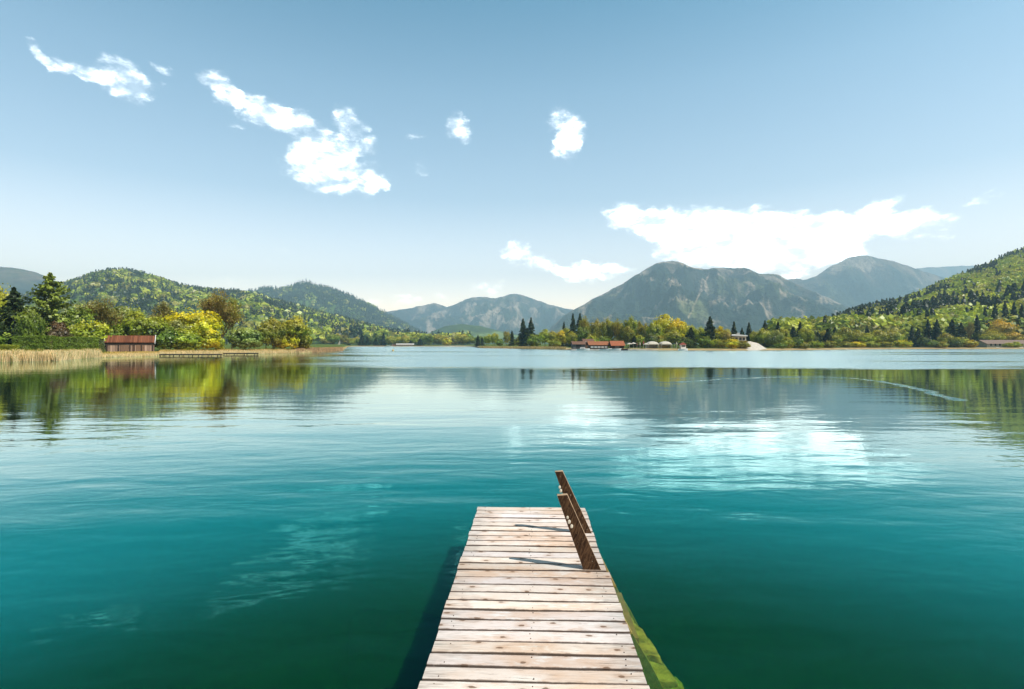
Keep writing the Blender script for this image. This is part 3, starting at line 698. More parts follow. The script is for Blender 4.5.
# centre (D 300 ->)
for t in [(488,334,9,400,'round','lime'),(495,332,9,392,'tall','lime'),(500,338,9,372,'bush','green'),(507,330,8,385,'tall','olive'),(512,331,6,395,'spruce','dark'),
  (523,319,9,330,'spruce','dark'),(531,318,10,326,'spruce','dark'),(527,328,9,318,'spruce','dark'),(518,336,8,330,'bush','olive'),(535,333,16,300,'bush','green'),(545,329,14,310,'round','lime'),
  (553,330,12,300,'tall','olive'),(561,330,13,285,'round','yellow'),(554,338,14,272,'bush','lime'),(567,327,10,290,'tall','lime'),
  (564,322,6,300,'spruce','dark'),(573,314,8,285,'spruce','dark'),(580,314,11,300,'spruce','dark'),(572,331,12,262,'round','olive'),(582,325,15,268,'tall','green'),(586,315,16,276,'sparse','olive'),
  (596,318,14,262,'tall','olive'),(607,317,14,262,'tall','olive'),(616,318,12,258,'sparse','olive'),(619,320,14,262,'tall','olive'),(630,315,15,258,'tall','lime'),(628,325,14,250,'round','olive'),(640,320,16,262,'sparse','olive'),
  (645,322,12,256,'tall','olive'),(592,334,14,246,'bush','lime'),(604,335,16,248,'bush','green'),(614,337,12,246,'bush','mid'),(640,334,14,246,'bush','lime'),(634,336,8,244,'spruce','dark'),
  (664,314,26,256,'round','yellow'),(655,321,18,250,'tall','lime'),(676,318,22,252,'round','yellow'),(686,322,20,258,'round','lime'),(672,330,20,240,'round','olive'),(652,333,16,240,'round','mid'),(660,334,14,238,'bush','olive'),
  (691,328,12,232,'spruce','dark'),(686,336,16,228,'bush','mid'),(700,326,16,244,'tall','lime'),(710,317,13,238,'spruce','dark'),(705,335,14,224,'bush','green'),(719,326,14,240,'round','yellow'),(725,329,13,232,'tall','olive'),(716,338,12,220,'bush','lime'),
  (724,339,15,216,'bush','olive'),(733,338,17,214,'bush','yellow'),(743,340,14,213,'bush','olive'),(729,333,14,228,'round','brown'),
  (734,322,8,262,'spruce','dark'),(742,328,7,262,'spruce','dark'),(749,323,8,256,'spruce','dark'),(756,330,12,244,'round','lime'),(765,321,10,250,'spruce','dark'),(764,328,16,238,'round','lime'),(771,334,13,228,'tall','mid'),
  (778,322,9,252,'spruce','dark'),(777,329,13,238,'round','pale'),(788,336,13,228,'bush','lime'),(784,327,12,244,'tall','olive'),(794,327,8,246,'spruce','dark'),(800,322,9,256,'spruce','dark'),(806,327,14,246,'round','lime'),(797,336,13,230,'bush','green'),
  (812,333,12,248,'tall','mid'),(818,331,8,262,'spruce','dark'),(824,330,12,266,'round','olive'),(828,329,9,262,'spruce','dark'),(836,334,12,262,'round','lime'),(816,340,14,240,'bush','lime'),(829,340,14,248,'bush','olive'),(803,341,14,230,'bush','olive'),(781,342,12,222,'bush','green'),
  (845,327,18,282,'round','olive'),(856,330,18,284,'round','olive'),(867,326,7,300,'spruce','dark'),(866,333,18,280,'round','lime'),(878,330,20,286,'round','olive'),(890,329,16,292,'tall','olive'),(845,341,15,272,'bush','olive'),(858,341,15,274,'bush','yellow'),(872,341,14,274,'bush','lime'),(885,341,15,278,'bush','olive'),
  (899,332,12,290,'round','lime'),(903,339,16,278,'bush','yellow'),(912,326,6,298,'spruce','dark'),(918,328,8,292,'spruce','dark'),(928,320,9,296,'spruce','dark'),(937,320,10,294,'spruce','dark'),(924,336,12,284,'bush','mid'),(932,339,13,282,'bush','green'),
  (952,320,13,300,'spruce','dark'),(961,323,11,300,'spruce','dark'),(946,333,14,288,'round','olive'),(955,338,12,284,'bush','mid'),(969,321,14,306,'sparse','brown'),(961,336,14,286,'bush','lime'),(970,339,14,284,'bush','yellow'),(942,341,11,280,'bush','olive'),
  (1001,319,28,318,'round','amber'),(992,331,22,308,'round','olive'),(1011,331,20,312,'round','amber'),(983,329,14,316,'tall','mid'),(977,316,9,330,'spruce','dark'),(985,308,10,340,'spruce','dark'),(1021,330,12,312,'bush','mid'),(1016,341,10,287,'bush','lime'),(1008,342,9,286,'bush','lime'),
  (995,304,10,348,'spruce','dark'),(1005,302,10,352,'spruce','dark'),(1014,303,10,350,'spruce','dark'),(1022,305,10,348,'spruce','dark'),(1031,306,10,350,'spruce','dark'),(1019,316,9,338,'spruce','dark'),(1028,318,9,336,'spruce','dark'),(1035,332,16,320,'round','mid'),(1042,338,16,310,'bush','green')]:
    A(*t)
r_ = random.Random(9)
for i in range(64):
    px = 560+i*7.2+r_.uniform(-2, 2)
    D = float(shore(px))+r_.uniform(60, 90); k = r_.random()
    if 728 < px < 772: continue
    kind, hue = ('spruce', 'dark') if k < .3 else (('round', 'olive') if k < .55 else (('tall', 'mid') if k < .75 else ('tall', 'lime')))
    A(px, 331+r_.uniform(-4, 2) if px < 850 else 334+r_.uniform(-3, 3), (15 if kind != 'spruce' else 8), D, kind, hue)
NAMES = {('spruce', 'dark'): ('dark spruce', 'spruce', 'spruce_tree')}
HN = {'lime': 'lime green', 'olive': 'olive', 'green': 'fresh green', 'yellow': 'yellow', 'brown': 'brownish', 'mid': 'deep green', 'pale': 'pale green', 'amber': 'amber', 'dark': 'dark'}
KN = {'round': ('broad tree', 'tree', 'broadleaf_tree'), 'tall': ('slender tree', 'tree', 'broadleaf_tree'), 'bush': ('low bushy tree', 'tree', 'bushy_tree'), 'sparse': ('thinly leaved tree', 'tree', 'budding_tree')}
ORD = ['first', 'second', 'third', 'fourth', 'fifth', 'sixth', 'seventh', 'eighth', 'ninth', 'tenth', 'eleventh', 'twelfth', 'thirteenth', 'fourteenth', 'fifteenth', 'sixteenth', 'seventeenth', 'eighteenth', 'nineteenth', 'twentieth']
buckets = {}
for t in far:
    lm = min(LAND, key=lambda l: abs(l[0]-t[0])); side = 'left' if t[0] < lm[0] else 'right'
    buckets.setdefault((t[4], t[5], lm, side), []).append(t)
for (kind, hue, lm, side), ts in buckets.items():
    ts.sort(key=lambda t: abs(t[0]-lm[0]))
    desc, cat, nm = ('dark spruce', 'spruce', 'spruce_tree') if kind == 'spruce' else (HN[hue]+' '+KN[kind][0], KN[kind][1], KN[kind][2])
    for i, t in enumerate(ts):
        lab = f'{desc}, {ORD[i]} to the {side} of {lm[1]}' if len(ts) > 1 else f'only {desc} just {side} of {lm[1]}'
        tree(t[0], t[1], t[2], t[3], kind, hue, lab, cat, nm, 'trees along the far shore')

# ------------------------------------------------------------------ hedges
def hedge(px0, px1, D0, D1, top, label, hue):
    p = at(px0, D0, ground_z(px0, D0)-.05); q = at(px1, D1, ground_z(px1, D1)-.05); d = q-p; Lh = d.length
    H = zat(top, (D0+D1)/2)-p.z; rng = np.random.RandomState(int(px0*3+200)); n = int(Lh*1500)
    t = rng.rand(n); face = rng.randint(0, 5, n); endm = rng.rand(n) < .06; a = rng.rand(n)
    x = t*Lh; y = np.where(face < 2, 0, np.where(face < 4, a*1.4, 1.4)); z = np.where(face < 2, a*H, np.where(face < 4, H, a*H))
    x = np.where(endm, np.where(rng.rand(n) < .5, 0, Lh), x); y = np.where(endm, a*1.4, y); z = np.where(endm, rng.rand(n)*H, z)
    b_ = .22*fbm(x*.9, z*1.2, 3)
    P = np.stack([x, y-b_, z+b_*.6], 1)+.04*rng.randn(n, 3)
    N = np.where((face < 2)[:, None], (0, -1, .3), np.where((face < 4)[:, None], (0, 0, 1), (0, 1, .3)))+.6*rng.randn(n, 3)
    V, Fq = card_quads(P, N, .07, 1, rng); br = np.repeat(.6+.7*rng.rand(n)+.5*b_, 4)
    me = np_mesh('leaves', V, Fq, [M_leaf], np.stack([br, br, br], 1))
    e = empty('hedge', p, math.atan2(d.y, d.x), label, 'hedge', 'clipped hedges left of the boathouse')
    o = ob('foliage', me, e); o.color = (*HUES[hue], 1)
    m = MB(); m.box(.5, Lh-.5, .3, 1.1, 0, H-.3); m.build('inner_branches', M_twig, e)
hedge(-30, 12, 92, 92, 345.5, 'low yellowish green hedge at the left edge, lowest of the hedges', 'lime')
hedge(12, 50, 98, 98, 336.5, 'tall clipped green hedge below the dark drooping conifer', 'hedge')
hedge(55, 94, 100, 101, 337.5, 'clipped dark green hedge ending near the red roofed boathouse', 'hedge')
hedge(94, 104, 103, 104, 339, 'short darkest hedge touching the boathouse left wall', 'mid')

# ------------------------------------------------------------------ reeds (stuff)
def reeds():
    rng = np.random.RandomState(77); n = 52000
    px = rng.uniform(-70, 312, n); S = shore(px); D = S+(rng.rand(n)**1.3)*(5+.03*S)-.8+1.2*fbm(px*.08, px*0+3)
    k = (px > 102) & (px < 158); keep = ~(k & (rng.rand(n) < .45)); k2 = (px > 212); keep &= ~(k2 & (rng.rand(n) < .3))
    px, D = px[keep], D[keep]; n = len(px)
    zg = np.array([ground_z(a, b) for a, b in zip(px, D)]); zg = np.maximum(zg, -.3)
    X = (px-CX)/F*D; t = D-shore(px)
    front = 1-sstep(0, 5, t)
    Hh = (1.2-.4*(1-front))*(.65+.5*rng.rand(n))*(1+.55*fbm(X*.45, D*.3, 4)); Hh *= np.where(px > 102, .62, 1.0)*np.where((px > 100) & (px < 160), .55, 1.0)
    lean = rng.randn(n, 2)*.13; w = .018+.014*rng.rand(n); a = rng.rand(n)*PI
    dx, dy = np.cos(a)*w, np.sin(a)*w
    b0 = np.stack([X-dx, D-dy, zg], 1); b1 = np.stack([X+dx, D+dy, zg], 1)
    tx = X+lean[:, 0]*Hh; ty = D+lean[:, 1]*Hh
    t0 = np.stack([tx+dx*.6, ty+dy*.6, zg+Hh], 1); t1 = np.stack([tx-dx*.6, ty-dy*.6, zg+Hh], 1)
    V = np.stack([b0, b1, t0, t1], 1).reshape(-1, 3)
    pale = np.array((.86, .68, .42)); gold = np.array((.62, .45, .13)); grn = np.array((.22, .26, .035))
    c = pale*front[:, None]+gold*(1-front[:, None]); g = (rng.rand(n) < (.08+.5*sstep(2.5, 6, t)*(px < 110)))
    c[g] = grn; c *= (.7+.6*rng.rand(n))[:, None]
    me = np_mesh('reed_bed', V, np.arange(n*4).reshape(n, 4), [M_forest], np.repeat(c, 4, 0))
    tag(ob('reed_bed', me), 'pale straw coloured reeds standing in the shallows along the left shore', 'reeds', None, 'stuff')
    # short dry grass of the spit and the sandy shore
    rng = np.random.RandomState(78); n = 16000
    px = np.where(rng.rand(n) < .55, rng.uniform(296, 343, n), rng.uniform(478, 566, n))
    D = shore(px)+rng.rand(n)**1.4*np.where(px < 400, 14+0*px, 12)
    zg = np.array([ground_z(a, b) for a, b in zip(px, D)]); X = (px-CX)/F*D; Hh = .3+.5*rng.rand(n); w = .06; a = rng.rand(n)*PI
    dx, dy = np.cos(a)*w, np.sin(a)*w
    V = np.stack([np.stack([X-dx, D-dy, zg], 1), np.stack([X+dx, D+dy, zg], 1), np.stack([X+dx*.5+.1*rng.randn(n), D+dy, zg+Hh], 1), np.stack([X-dx*.5, D-dy, zg+Hh*.9], 1)], 1).reshape(-1, 3)
    c = np.where((px < 400)[:, None], (.50, .33, .19), (.46, .36, .18))*(.7+.6*rng.rand(n))[:, None]
    me = np_mesh('dry_grass', V, np.arange(n*4).reshape(n, 4), [M_forest], np.repeat(c, 4, 0))
    tag(ob('dry_grass', me), 'short dry tan grass on the spit and on the sandy far shore', 'grass', None, 'stuff')
reeds()

# ------------------------------------------------------------------ boathouse with the rust red roof
M_plank = None
def plank_mat(name, c1, c2, pitch=.2, axis=0, rough=.85):
    m, nt, out = newmat(name); b = NB(nt); O = b.obj()
    sp = b.n('ShaderNodeSeparateXYZ'); b.put(sp.inputs[0], O); u = b.math('DIVIDE', sp.outputs[axis], pitch)
    cell = b.math('FLOOR', u); fr = b.math('FRACT', u)
    wn = b.n('ShaderNodeTexWhiteNoise', noise_dimensions='1D'); b.put(wn.inputs['W'], cell)
    sc = (8, 8, .7) if axis == 0 else (.7, 8, 8)
    n = b.noise(b.mapping(O, scale=sc), 2, 5, .6)
    k = b.math('ADD', b.math('MULTIPLY', wn.outputs[0], .65), b.math('MULTIPLY', n, .45))
    c = b.mix(b.ramp(k, .25, .9), c1, c2)
    gap = b.math('MULTIPLY', b.ramp(fr, 0, .08), b.math('SUBTRACT', 1.0, b.ramp(fr, .92, 1)))
    c = b.mix(gap, (.02, .012, .008), c)
    b.principled(out, c, rough, b.bump(gap, .8, .02), .15)
    return m
M_wall = plank_mat('weathered_brown_boards', (.08, .045, .03), (.48, .33, .24), .42)
M_tile = plank_mat('rust_red_roof', (.13, .045, .022), (.23, .085, .04), .3)
M_white = simple('white_paint', (.78, .77, .74), .5, .06, 2)
M_dkwood = simple('dark_wood', (.035, .024, .018), .85, .4, 4)
M_grey = simple('grey_wood', (.13, .12, .115), .85, .3, 4, stretch=(6, 6, .5))
M_glass = simple('dark_glass', (.03, .04, .045), .1, .1, 1, .5)
M_stone = simple('pale_gravel', (.52, .47, .40), .95, .25, 1.2, .1, .03)
M_brroof = simple('brown_tiles', (.15, .075, .045), .85, .3, 3)
M_orroof = simple('orange_tiles', (.30, .095, .04), .85, .3, 3)
M_canvas = simple('white_canvas', (.50, .46, .38), .8, .06, 1)
M_yel = simple('yellow_canvas', (.62, .45, .12), .8, .1, 1)

def house(name, px0, px1, D, zb, eave_py, ridge_py, depth, wall, roof, label, cat, trim=None, over=.35, rz=0, gable=False, group=None):
    """eaves side faces the lake unless gable"""
    Wd = (px1-px0)/F*D; ze = zat(eave_py, D)-zb; zr = zat(ridge_py, D+depth/2)-zb
    e = empty(name, at((px0+px1)/2, D, zb), rz, label, cat, group)
    h = Wd/2
    w = MB()
    if not gable:
        w.prism([(0, 0), (depth, 0), (depth, ze), (depth/2, zr-.12), (0, ze)], 'x', -h, h)
        w.build('wall', wall, e)
        r = MB(); sl = (zr-ze)/(depth/2)
        for s in (0, 1):
            a = [(-over, ze-over*sl), (depth/2, zr), (depth/2, zr+.14), (-over, ze-over*sl+.12)]
            if s: a = [(depth-y, z) for y, z in a][::-1]
            r.prism(a, 'x', -h-over, h+over)
        r.build('roof', roof, e)
    else:
        w.prism([(-h, 0), (h, 0), (h, ze), (0, zr-.12), (-h, ze)], 'y', 0, depth); w.build('wall', wall, e)
        r = MB(); sl = (zr-ze)/h
        for s in (1, -1):
            r.prism([(s*(h+over), ze-over*sl), (0, zr), (0, zr+.14), (s*(h+over), ze-over*sl+.12)], 'y', -over, depth+over)
        r.build('roof', roof, e)
    return e, Wd, ze, zr
# main one
zb = .75
e, Wd, ze, zr = house('boathouse', 110.5, 149.5, 113, zb, 342.0, 336.2, 5.0, M_wall, M_tile, 'long brown boarded boathouse with rust red roof on the left shore', 'boathouse', over=.25, rz=math.radians(31))
sl = (zr-ze)/2.5
for s in (-1, 1):
    m = MB(); x = s*(Wd/2+.25)
    for k in (0, 1):
        a = [(-.4, ze-.4*sl-.16), (2.5, zr-.1), (2.5, zr+.30), (-.4, ze-.4*sl+.22)]
        if k: a = [(5-y, z) for y, z in a][::-1]
        m.prism(a, 'x', min(x, x+s*.09)+(.003 if s > 0 else -.003), max(x, x+s*.09)+(.003 if s > 0 else -.003))
    m.build('bargeboard', M_white, e)
m = MB(); m.box(-Wd/2-.2, Wd/2+.2, -.06, -.004, ze-.62, ze-.16); m.build('eave_board', M_dkwood, e)
for i in range(5):
    x = -Wd/2+.15+i*(Wd-.3)/4; m = MB(); m.box(x-.09, x+.09, -.13, -.008, -.1, ze-.63); m.build('post', M_dkwood, e)
for i in range(2):
    m = MB(); x = -1.6+i*2.6; m.box(x, x+1.5, -.05, -.006, .1, 1.5); d = m.build('door', simple('door_boards', (.20, .12, .075), .85, .3, 3, stretch=(6, 6, .5)), e)
    k = MB(); k.box(x+1.3, x+1.36, -.09, -.052, .75, .9); k.build('handle', M_dkwood, d)

# small jetties on the left shore
def jetty(px0, px1, D, label, n):
    a = at(px0, D, 0); b_ = at(px1, D, 0); Lj = (b_-a).length
    e = empty('jetty', a, 0, label, 'jetty', 'low jetties on the left shore')
    m = MB()
    nb = int(Lj/.25)
    for i in range(nb): m.box(i*.25, i*.25+.235, 0, 1.3, .34+.01*(i % 3), .40+.01*(i % 3))
    m.build('deck', M_grey, e)
    for y in (0.05, 1.15):
        m = MB(); m.box(0, Lj, y, y+.1, .18, .335); m.build('beam', M_dkwood, e)
    for i in range(n):
        for y in (0.0, 1.2):
            m = MB(); x = .2+i*(Lj-.5)/(n-1); m.tube((x, y+.05, -1.5), (x, y+.05, .33), .07, .065, 7); m.build('pile', M_dkwood, e)
jetty(159, 219, 107, 'long dark jetty running right from the boathouse along the reeds', 7)
jetty(223, 256, 121, 'shorter dark jetty below the round pale bush', 4)

# ------------------------------------------------------------------ far shore buildings, tents, boats
def windows(e, xs, z0, z1, w, y=-.02, frame=M_white):
    for x in xs:
        m = MB(); m.box(x-w/2-.08, x+w/2+.08, y-.03, y+.015, z0-.08, z1+.08); f_ = m.build('window', frame, e)
        m = MB(); m.box(x-w/2, x+w/2, y-.04, y-.032, z0, z1); m.build('pane', M_glass, f_)
SQ = 224
e, Wd, ze, zr = house('boathouse', 573, 585, SQ+4, .5, 344.3, 341.6, 7, M_grey, M_brroof, 'grey boarded boathouse with low dark roof, leftmost building on the far shore', 'boathouse')
m = MB(); m.box(-1.2, 1.0, -.04, -.005, .05, 1.9); m.build('door', M_dkwood, e)
e, Wd, ze, zr = house('house', 584, 594, SQ+14, .6, 342.4, 339.2, 8, simple('brown_wall', (.12, .07, .05), .85), M_brroof, 'brown two storey house rising behind the lakeside boathouses', 'house')
windows(e, (-1.2, .1, 1.3), 2.0, 2.9, .6)
# open shelter with long tiled roof on posts
e, Wd, ze, zr = house('boathouse', 590, 608, SQ+3, .5, 344.6, 341.6, 7, simple('dull_brown_wall', (.16, .11, .08), .9), simple('brown_orange_tiles', (.27, .10, .04), .85, .3), 'long boathouse with brown orange roof and open front on posts', 'boathouse', over=.7)  # plain brown wall behind the posts
for i in range(6):
    x = -Wd/2+.1+i*(Wd-.2)/5; m = MB(); m.box(x-.1, x+.1, -.62, -.45, -.6, ze-.45); m.build('post', M_dkwood, e)
m = MB(); m.box(-Wd/2, Wd/2, -.5, -.42, .5, .95); m.build('railing', M_white, e)
e, Wd, ze, zr = house('hut', 612, 624, SQ, .5, 345.2, 341.2, 6, M_dkwood, M_orroof, 'dark hut with a bright orange red roof at the water', 'hut', over=.5)
m = MB(); m.box(-1.3, .6, -.05, -.006, .05, 1.5); m.build('door', M_grey, e)
# quay under the buildings
m = MB(); m.box(*[at(570, SQ-4).x, at(680, SQ-4).x], 215, 219, -2, .45); o = m.build('quay', M_stone); tag(o, 'low stone quay wall in front of the far shore boathouses and tents', 'quay')

def tent(px, wpx, D, label, inner):
    W = wpx/F*D; h = W/2; e = empty('tent', at(px, D, .5), 0, label, 'tent', 'white pavilion tents on the far shore')
    m = MB(); n = 14
    # domed roof with a flattened pyramid outline
    rings = []
    for j in range(7):
        t = j/6; r = h*1.08*(1-t**1.6); z = 1.9+1.25*math.sin(t*PI/2)
        rings.append([m.bm.verts.new((max(-r, min(r, 1.25*r*math.cos(2*PI*i/n))), max(-r, min(r, 1.25*r*math.sin(2*PI*i/n)))+h, z)) for i in range(n)])
    for j in range(6):
        for i in range(n): m.bm.faces.new([rings[j][i], rings[j][(i+1) % n], rings[j+1][(i+1) % n], rings[j+1][i]])
    m.build('roof', M_canvas, e)
    m = MB(); m.box(-h, h, h*2-.08, h*2, 0, 1.9); m.box(-h, -h+.06, h, 2*h-.09, 0, 1.9); m.box(h-.06, h, h, 2*h-.09, 0, 1.9)
    m.build('wall', inner, e)
    for x in (-h+.05, h-.05):
        for y in (.05, 2*h-.2):
            m = MB(); m.tube((x, y, -.1), (x, y, 1.95), .05, .05, 6); m.build('pole', M_white, e)
    m = MB(); m.box(-h, h, -.02, .02, 1.55, 1.92); m.build('valance', M_canvas, e)
tent(653.5, 11, 226, 'left one of the two white pavilion tents, with a grey inside', M_canvas)
tent(666.5, 11, 226, 'right one of the two white pavilion tents, with a yellow inside', M_yel)
def parasol(px, D, label, h=2.6, open_=True, mat=M_canvas, nm='parasol'):
    e = empty(nm, at(px, D, .5), 0, label, 'parasol', 'parasols on the lakeside terrace')
    m = MB(); m.tube((0, 0, -.05), (0, 0, h+.1), .035, .03, 6); m.build('pole', M_white, e)
    m = MB()
    if open_:
        m.tube((0, 0, h-.55), (0, 0, h), 1.25, .08, 8)
    else:
        m.tube((0, 0, h-1.5), (0, 0, h-.9), .14, .28, 8); m.tube((0, 0, h-.9), (0, 0, h), .28, .04, 8)
    m.build('canopy', mat, e)
    m = MB(); m.box(-.3, .3, -.3, .3, -.05, .08); m.build('base', M_grey, e)
M_redc = simple('red_canvas', (.38, .09, .06), .8)
parasol(629.5, 221, 'white open parasol nearest the orange roofed hut', 2.5)
parasol(633.5, 223, 'second white open parasol right of the orange roofed hut', 2.7)
parasol(637, 221, 'brown closed parasol among the white ones', 2.7, False, M_brroof)
parasol(640, 222, 'white closed parasol left of the red one', 2.8, False)
parasol(643.5, 222, 'tall red and closed parasol left of the tents', 3.4, False, M_redc)
parasol(646, 220, 'white open parasol touching the left tent', 2.4)
parasol(676.5, 222, 'single white closed parasol right of the two tents', 2.9, False)

def boat(px, D, Lb, label, hull, cabin=False, name='boat', mast=0, rz=0):
    e = empty(name, at(px, D, 0), rz, label, 'boat', 'boats moored on the far shore')
    bm = bmesh.new(); N = 9; R = []
    for i in range(N):
        t = i/(N-1); x = (t-.5)*Lb; w = .17*Lb*math.sin(min(1, (1-t)*1.6+.12)*PI/2)**.8*(1 if t > 0 else .8); sh = .55+.25*t*t
        R.append([bm.verts.new(c) for c in ((x, -w, sh), (x, -w*.75, 0), (x, 0, -.22*(1-t*.4)), (x, w*.75, 0), (x, w, sh), (x, w*.85, sh-.02), (x, 0, .22), (x, -w*.85, sh-.02))])
    for i in range(N-1):
        for k in range(8): bm.faces.new([R[i][k], R[i+1][k], R[i+1][(k+1) % 8], R[i][(k+1) % 8]])
    bm.faces.new(R[0][::-1]); bm.faces.new(R[-1])
    q = MB(); q.bm.free(); q.bm = bm; q.build('hull', hull, e)
    if cabin:
        m = MB(); m.prism([(-.22*Lb, .3), (.2*Lb, .3), (.12*Lb, 1.15), (-.2*Lb, 1.2)], 'y', -.1*Lb, .1*Lb, .04); c = m.build('cabin', M_white, e)
        m = MB(); m.box(-.17*Lb, .09*Lb, -.1*Lb-.02, -.1*Lb-.004, .75, 1.0); m.build('window', M_glass, c)
    if mast:
        m = MB(); m.tube((.1*Lb, 0, .2), (.1*Lb, 0, mast), .05, .03, 6); m.build('mast', M_white, e)
        m = MB(); m.prism([(-.35*Lb, 1.0), (.08*Lb, 1.0), (.08*Lb, mast*.95)], 'y', -.02, .02); m.build('sail', M_canvas, e)
    return e
boat(583, 212, 5.2, 'white cabin boat moored before the grey boathouse', M_white, True)
boat(605.5, 212, 5.0, 'long white open boat before the long orange brown boathouse', M_white)
boat(615, 212, 5.0, 'long white open boat moored before the orange roofed hut', M_white)
boat(624.5, 211, 2.6, 'small dark rowing boat right of the white boats', M_dkwood, name='rowing_boat')
boat(388.5, 560, 8.0, 'white motor boat just left of the long white-roofed hall', M_white, True)
boat(339.5, 560, 7.0, 'tiny white sailing boat off the tip of the reed spit', M_white, mast=7.5, name='sailing_boat')
boat(683, 208, 3.6, 'small white boat with red cover below the dark spruce right of the tents', M_white, False)
# red tarp store box by the boat
e = empty('kiosk', at(683.5, 214, .5), 0, 'small red and white kiosk right of the white tents', 'kiosk')
m = MB(); m.box(-1, 1, 0, 1.6, 0, 1.7); m.build('wall', M_white, e)
m = MB(); m.prism([(-1.25, 1.7), (1.25, 1.7), (0, 2.6)], 'y', -.25, 1.85); m.build('roof', M_redc, e)
m = MB(); m.box(-.7, .7, -.04, -.005, .85, 1.5); m.build('shutter', M_grey, e)
# buoy
e = empty('buoy', at(393, 190, 0), 0, 'small yellow buoy floating off the left far shore', 'buoy')
m = MB(); m.tube((0, 0, -.3), (0, 0, .35), .35, .35, 10); m.tube((0, 0, .35), (0, 0, .6), .35, .1, 10); m.build('float', M_yel, e)
m = MB(); m.tube((0, 0, .6), (0, 0, .85), .04, .04, 6); m.build('top_mark', M_yel, e)
# long white hall
e = empty('lakeside_hall', at(404.5, 650, .6), 0, 'long low hall with a white flat roof on the distant left-centre shore', 'building')
m = MB(); m.box(-9, 9, 0, 8, 0, 1.4); m.build('wall', M_grey, e)
m = MB(); m.box(-10, 10, -1, 9, 1.4, 3.0); m.build('roof', M_white, e)
m = MB(); m.box(-15.5, -10.2, 1, 7, -.2, 2.0); m.build('annexe', simple('red_brown_wall', (.16, .08, .05), .8), e)
for i in range(8):
    m = MB(); x = -8.8+i*2.5; m.box(x-.1, x+.1, -.7, -.5, -.3, 1.39); m.build('column', M_white, e)
# pale flat-roofed house and gravel ramp
zb = zat(341.5, 226)-.2
e = empty('house', at(740, 226, zb), -.15, 'pale house with a wide flat white roof above the gravel ramp', 'house')
m = MB(); m.box(-2.6, 2.4, 0, 5, -1.2, 2.4); m.build('wall', simple('cream_wall', (.55, .48, .38), .8), e)
m = MB(); m.prism([(-3.2, 2.6), (2.9, 2.402), (2.9, 2.75), (-1.5, 3.25), (-3.2, 2.85)], 'y', -.7, 5.6); m.build('roof', M_white, e)
windows(e, (-1.4, .2, 1.5), .8, 1.8, .8, frame=M_dkwood)
m = MB()
pts = [(742, 229, 341.5), (750, 230, 341.3), (758, 227, 343.2), (769, 212, 350.2), (748, 208, 350.4), (741, 213, 348.0)]
vt = [m.bm.verts.new(at(px, D, max(zat(py, D), .05))) for px, D, py in pts]; lo = [m.bm.verts.new((v.co.x, v.co.y, -1)) for v in vt]
m.bm.faces.new(vt)
for i in range(6): m.bm.faces.new([vt[i], lo[i], lo[(i+1) % 6], vt[(i+1) % 6]])
o = m.build('ramp', M_stone); tag(o, 'pale gravel ramp sloping into the lake beside the flat-roofed house', 'ramp')
# long low house at the right edge
e, Wd, ze, zr = house('house', 987, 1030, 292, .7, 343.5, 340.2, 9, simple('light_render', (.50, .45, .38), .8), simple('grey_brown_roof', (.20, .14, .11), .9, .3), 'long low house with grey brown roof under the amber tree, right edge', 'house', over=.6)
windows(e, [-9.5+i*2.4 for i in range(9)], .9, 2.0, 1.1)
m = MB(); m.box(-10, 4, -4, -3.6, -.6, .25); o = m.build('terrace_wall', M_white, e)

